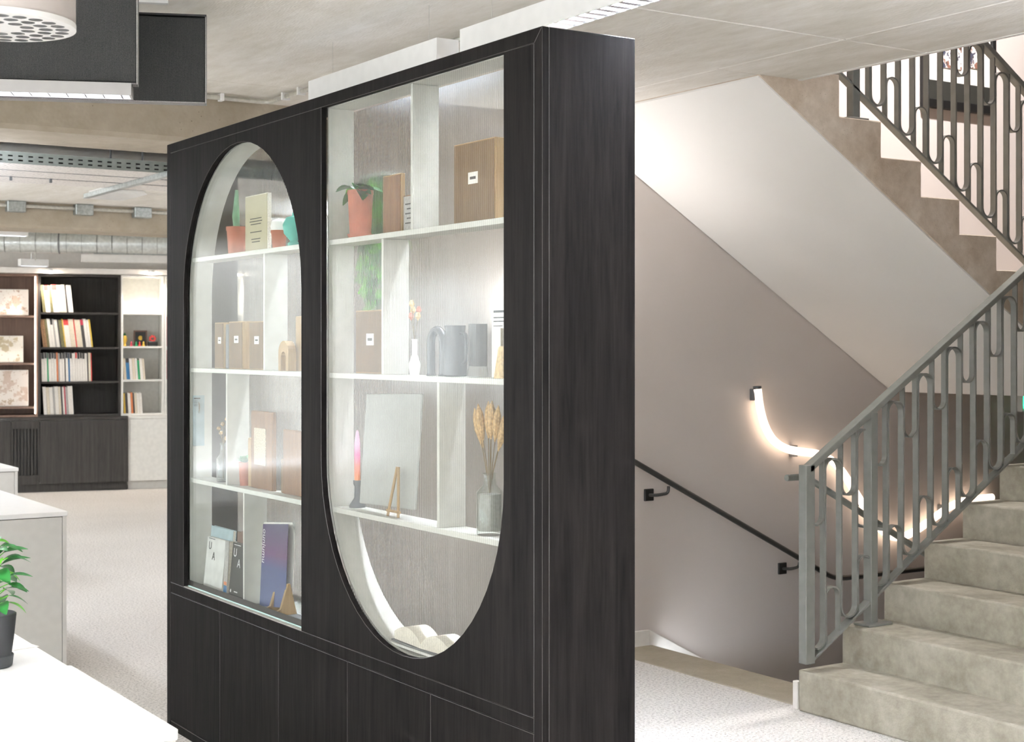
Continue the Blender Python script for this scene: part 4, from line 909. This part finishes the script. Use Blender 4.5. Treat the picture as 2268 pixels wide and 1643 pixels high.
t, c_, tl, nn = stand_book('magazine', 'thin silver spined magazine squeezed between the two U A books', 5.186, 5.222, 2.122, .03, z4, .20, 'spine_grey', .05)
MB().obox(c_ - nn*.0016 - tl*.075, nn*.0004, Vector((0,.014,0)), tl*.012).build('blue_block', 'blue', t); MB().obox(c_ - nn*.0016 - tl*.055, nn*.0004, Vector((0,.012,0)), tl*.006).build('orange_block', 'orange', t)
t = thing('folded_brochure', 'purple and blue folded brochure leaning against a wooden easel', 'brochure', (2.15, 4.82, z4))
tl = Vector((.09, .10, 1)).normalized(); ex = Vector((0.05,-1,0)).normalized(); ex = (ex - tl*ex.dot(tl)).normalized(); nn = ex.cross(tl); o_ = Vector((2.130, 4.905, z4+.006)); hh, ww = .285, .19
c_ = o_ + ex*ww/2 + tl*hh/2
MB().obox(c_, ex*ww/2, nn*.0008, tl*hh/2).build('front_leaf', 'brochure', t)
ex2 = (ex*.99 - nn*.13).normalized() if nn.x < 0 else (ex*.99 + nn*.13).normalized()
MB().obox(o_ + Vector((.003,0,0)) + ex2*ww/2 + tl*(hh/2+.006), ex2*ww/2, ex2.cross(tl)*.0008, tl*hh/2).build('back_leaf', 'paper', t)
fn = nn if nn.x < 0 else -nn
text('title', 'ounjumu', .034, frame_mtx(c_ + fn*.0014 - ex*.090 + tl*.128, -tl, ex), 'ink_light', t, shear=.2)
t = thing('brochure_easel', 'small wooden wedge easel holding the purple brochure', 'easel', (2.12, 4.72, z4))
MB().prism([(2.104,z4),(2.185,z4),(2.16,z4+.105),(2.152,z4+.105),(2.125,z4+.02),(2.104,z4+.012)], 'y', 4.716, 4.728).build('support', 'pale_ply', t); MB().prism([(2.104,z4),(2.185,z4),(2.16,z4+.105),(2.152,z4+.105),(2.125,z4+.02),(2.104,z4+.012)], 'y', 4.80, 4.812).build('support', 'pale_ply', t)
MB().box(2.16, 2.166, 4.7285, 4.7995, z4+.02, z4+.035).build('crossbar', 'pale_ply', t)

# round-bottomed window, top row
c = Vector((2.145, 4.165, z1)); t = thing('leafy_pot', 'big-leaved green plant in a tall terracotta pot, top of the round window', 'potted plant', c)
MB().lathe([(.036,0),(.040,.008),(.041,.012),(.037,.012)], c, 24).build('saucer', 'terracotta', t, smooth=True)
MB().lathe([(.033,.003),(.039,.135),(.041,.135),(.041,.148),(.036,.148),(.035,.13),(0,.13)], c, 24).build('pot', 'terracotta', t, smooth=True)
bl = leaf_mesh('leaf', .095, .036, .7, 'leaf_dark'); gl_ = leaf_mesh('leaf', .07, .03, .6, 'leaf_light')
for k in range(20): place_leaf(bl if k % 3 else gl_, t, c+Vector((-.005,0,.14)), [1.5,1.3,1.8,-1.4,-1.7,4.6,1.7,-1.3,1.9,1.4,-1.9,1.2][k % 12], random.uniform(.2,.9), random.uniform(.6,.95), random.uniform(-.4,.4))
t = thing('trailing_plant', 'bright green trailing vine hanging behind the fluted pane of the round window', 'plant', (2.25, 4.08, 1.60))
tl_ = leaf_mesh('leaf', .06, .03, .4, 'leaf_light'); td_ = leaf_mesh('leaf', .065, .03, .4, 'leaf_dark')
for k in range(4):
    y = 4.272-.042*k; zb_ = (1.66, 1.62, 1.64, 1.72)[k]; MB().tube([(2.204,y,2.03),(2.210,y-.008,1.85),(2.207,y+.006,zb_)], .0018, 5).build('vine', 'leaf_dark', t)
    for q in range(13): place_leaf(tl_ if (q+k) % 3 else td_, t, (2.214, y+random.uniform(-.01,.01), 2.03-(2.03-zb_)*q/12), random.choice((1.57,-1.57))+random.uniform(-.2,.3), random.uniform(-1.2,-.2), random.uniform(.65,1.0), random.uniform(1.0,1.8))
MB().box(2.204, 2.25, 4.12, 4.29, 2.03, 2.042).build('planter_ledge', 'liner_white', t)
faced_box('timber_sample', 'plywood board standing right of the terracotta pot in the round window', 3.905, 4.02, 2.145, 2.16, z1, .178, 'plywood', 'sample', edge='pale_ply')
t = faced_box('card_box', 'small pale box with printed lines beside the top divider of the round window', 3.80, 3.90, 2.15, 2.18, z1, .11, 'spine_grey', edge='plywood')
for k in range(5): MB().box(2.1488, 2.1496, 3.82, 3.885-.01*(k % 2), z1+.025+.014*k, z1+.029+.014*k).build('text_line', 'ink', t)
faced_box('archive_box', 'large tan archive box with tilted white sticker at the top right of the round window', 3.385, 3.60, 2.145, 2.183, z1, .225, 'tan_box', sticker=(3.495, z1+.125, .05, .032))
# second row
faced_box('archive_box', 'tan archive box with small white sticker under the trailing vine', 4.022, 4.2, 2.145, 2.183, z2, .195, 'tan_box', sticker=(4.10, z2+.105, .048, .036))
def loop_vase(name, label, yc, w_, h_, mat, x=2.145):
    t = thing(name, label, 'vase', (x, yc, z2)); r = w_/2
    MB().tube([(x, yc-r, z2+.002)] + [(x, yc-r*math.cos(PI*k/12), z2+h_-r-.012+r*math.sin(PI*k/12)) for k in range(13)] + [(x, yc+r, z2+.002)], .012, 10).build('arch_tube', mat, t, smooth=True)
    MB().lathe([(.014,0),(.015,.002),(.014,.006)], (x,yc-r,z2), 12).build('foot', mat, t); MB().lathe([(.014,0),(.015,.002),(.014,.006)], (x,yc+r,z2), 12).build('foot', mat, t)
loop_vase('arch_vase', 'black hoop shaped vase in the middle of the round window', 3.69, .07, .142, 'smoked')
c = Vector((2.145, 3.59, z2)); t = thing('dark_jug', 'dark smoked jug right of the black hoop vase', 'vase', c); MB().lathe([(.03,0),(.034,.004),(.034,.10),(.028,.125),(.03,.142),(.027,.142),(.025,.125),(.03,.10),(.03,.006),(0,.006)], c, 24).build('body', 'smoked', t, smooth=True)
MB().tube(fillet([c+Vector((0,-.03,.12)), c+Vector((0,-.058,.12)), c+Vector((0,-.058,.04)), c+Vector((0,-.032,.035))], .015, 4), .005, 8).build('handle', 'smoked', t, smooth=True)
c = Vector((2.145, 3.47, z2)); t = thing('dark_bottle_vase', 'dark cylindrical vase with glass base nearest the printed card', 'vase', c); MB().lathe([(.024,.03),(.026,.034),(.026,.145),(.022,.145),(.022,.036),(0,.036)], c, 20).build('body', 'smoked', t, smooth=True); MB().lathe([(.026,0),(.03,.004),(.026,.03),(0,.03)], c, 20).build('glass_base', 'bottle_glass', t, smooth=True)
t = faced_box('info_card', 'white printed card standing at the right of the round window', 3.235, 3.44, 2.168, 2.171, z2, .215, 'paper', 'card', edge='paper')
for k, (w_, zz, hh) in enumerate([(.085,.175,.006),(.06,.16,.003),(.06,.150,.003),(.045,.138,.002)]): MB().box(2.1665, 2.1675, 3.425-w_, 3.425, z2+zz, z2+zz+hh).build('text_line', 'ink', t)
c = Vector((2.13, 3.325, z2)); t = thing('grass_brush', 'small straw hand brush standing in front of the printed card', 'brush', c); MB().lathe([(.0,0),(.022,0),(.010,.08),(.006,.085),(0,.085)], c, 12).build('bristles', 'straw', t, smooth=True); MB().tube([c+Vector((0,0,.08)), c+Vector((0,0,.132))], .004, 8).build('handle', 'stem', t)
c = Vector((2.15, 3.83, z2)); t = thing('dried_flower_vase', 'pale bud vase with dried pink flowers at the left of the compartment', 'vase', c); MB().lathe([(.014,0),(.018,.03),(.008,.06),(.008,.10),(.010,.105),(.006,.105),(0,.02)], c, 16).build('body', 'white_cotton', t, smooth=True)
for k in range(5): tp = c+Vector((.01*math.sin(k*2), -.02+.012*k, .17+.018*(k % 3))); MB().tube([c+Vector((0,0,.03)), c+Vector((0,0,.10)), tp], .001, 5).build('stalk', 'stem', t); MB().lathe([(0,-.012),(.009,0),(.005,.012),(0,.014)], tp, 8).build('flower_head', 'terracotta' if k % 2 else 'straw', t, smooth=True)
# third row
c = Vector((2.16, 4.215, z3)); t = thing('candle_holder', 'grey candlestick with a pink and orange taper candle', 'candlestick', c)
MB().lathe([(.026,0),(.026,.006),(.010,.03),(.009,.065),(.013,.075),(.013,.085),(0,.085)], c, 20).build('stick', 'slate', t, smooth=True); MB().lathe([(.0095,.083),(.0095,.20),(.005,.235),(0,.245)], c, 14).build('candle', 'candle', t, smooth=True); MB().tube([c+Vector((0,0,.243)), c+Vector((0,0,.255))], .0008, 5).build('wick', 'ink', t)
t = thing('blank_board', 'large blank white board tilted on a wooden easel in the round window', 'board', (2.15, 3.96, z3))
tl = Vector((.10, .05, 1)).normalized(); ex = Vector((0,-1,.03)).normalized(); nn = ex.cross(tl); c_ = Vector((2.142, 3.985, z3+.022)) + tl*.172
MB().obox(c_, ex*.175, nn*.004, tl*.17).build('board', 'board_grey', t, bevel=.002); MB().obox(c_ + Vector((.0055,0,0)), ex*.165, nn*.001, tl*.16).build('backing', 'pale_ply', t)
t = thing('board_easel', 'small wooden easel supporting the blank white board', 'easel', (2.12, 3.87, z3))
for (ya, yb) in ((3.925, 3.892), (3.86, 3.884)): MB().tube([(2.112, ya, z3+.004), (2.126, yb, z3+.15)], .0045, 8).build('leg', 'pale_ply', t)
MB().tube([(2.112, 3.93, z3+.02), (2.112, 3.85, z3+.02)], .004, 8).build('ledge', 'pale_ply', t)
c = Vector((2.145, 3.41, z3)); t = thing('pampas_vase', 'glass bottle vase holding dried pampas grass in the round window', 'vase', c)
MB().lathe([(.034,0),(.036,.004),(.036,.115),(.018,.135),(.016,.16),(.020,.165),(.017,.166),(.013,.16),(.015,.137),(.032,.115),(.032,.012),(0,.012)], c, 24).build('bottle', 'bottle_glass', t, smooth=True)
MB().lathe([(.031,.0125),(.031,.11),(0,.11)], c, 20).build('grit_filling', 'spine_grey', t)
for k in range(9):
    a = -1.1+.27*k; tp = c + Vector((.012*math.sin(k*1.7), .16*math.sin(a)*.55, .16+.19*math.cos(a*.6))); mid = c + Vector((0, .02*math.sin(a), .17))
    MB().tube([c+Vector((0,0,.112)), mid, tp], .0012, 5).build('stalk', 'stem', t)
    dv = (tp-mid).normalized(); MB().tube([tp-dv*.09, tp-dv*.05, tp-dv*.015, tp+dv*.01], [.002,.012,.010,.001], 8).build('plume', 'dried', t, smooth=True)
# open book
zB = .632
t = thing('open_book', 'thick open book lying at the bottom of the round window', 'book', (2.145, 3.72, zB))
def half(sgn):
    pr = []; n = 10; wd = .155; hh = .05
    for i in range(n+1):
        u_ = i/n; pr.append((3.728 + sgn*u_*wd, zB + .006 + hh*(math.sin(PI*min(1,u_*1.35+.05)*.5)**.7)*(1-.55*u_**3)))
    pr += [(3.728+sgn*wd, zB+.006), (3.728, zB+.002)]
    return pr
for sgn, nm in ((1,'page_block'), (-1,'page_block')):
    MB().prism(half(sgn), 'x', 2.112, 2.180).build(nm, 'pages', t, smooth=True)
MB().prism([(3.562,zB+.001),(3.728,zB-.003),(3.894,zB+.001),(3.894,zB+.0045),(3.728,zB+.0005),(3.562,zB+.0045)], 'x', 2.107, 2.184).build('cover', 'slate', t)
MB().box(2.104, 2.186, 3.53, 3.93, .6215, .6285).build('rest_board', 'white_board', cab)
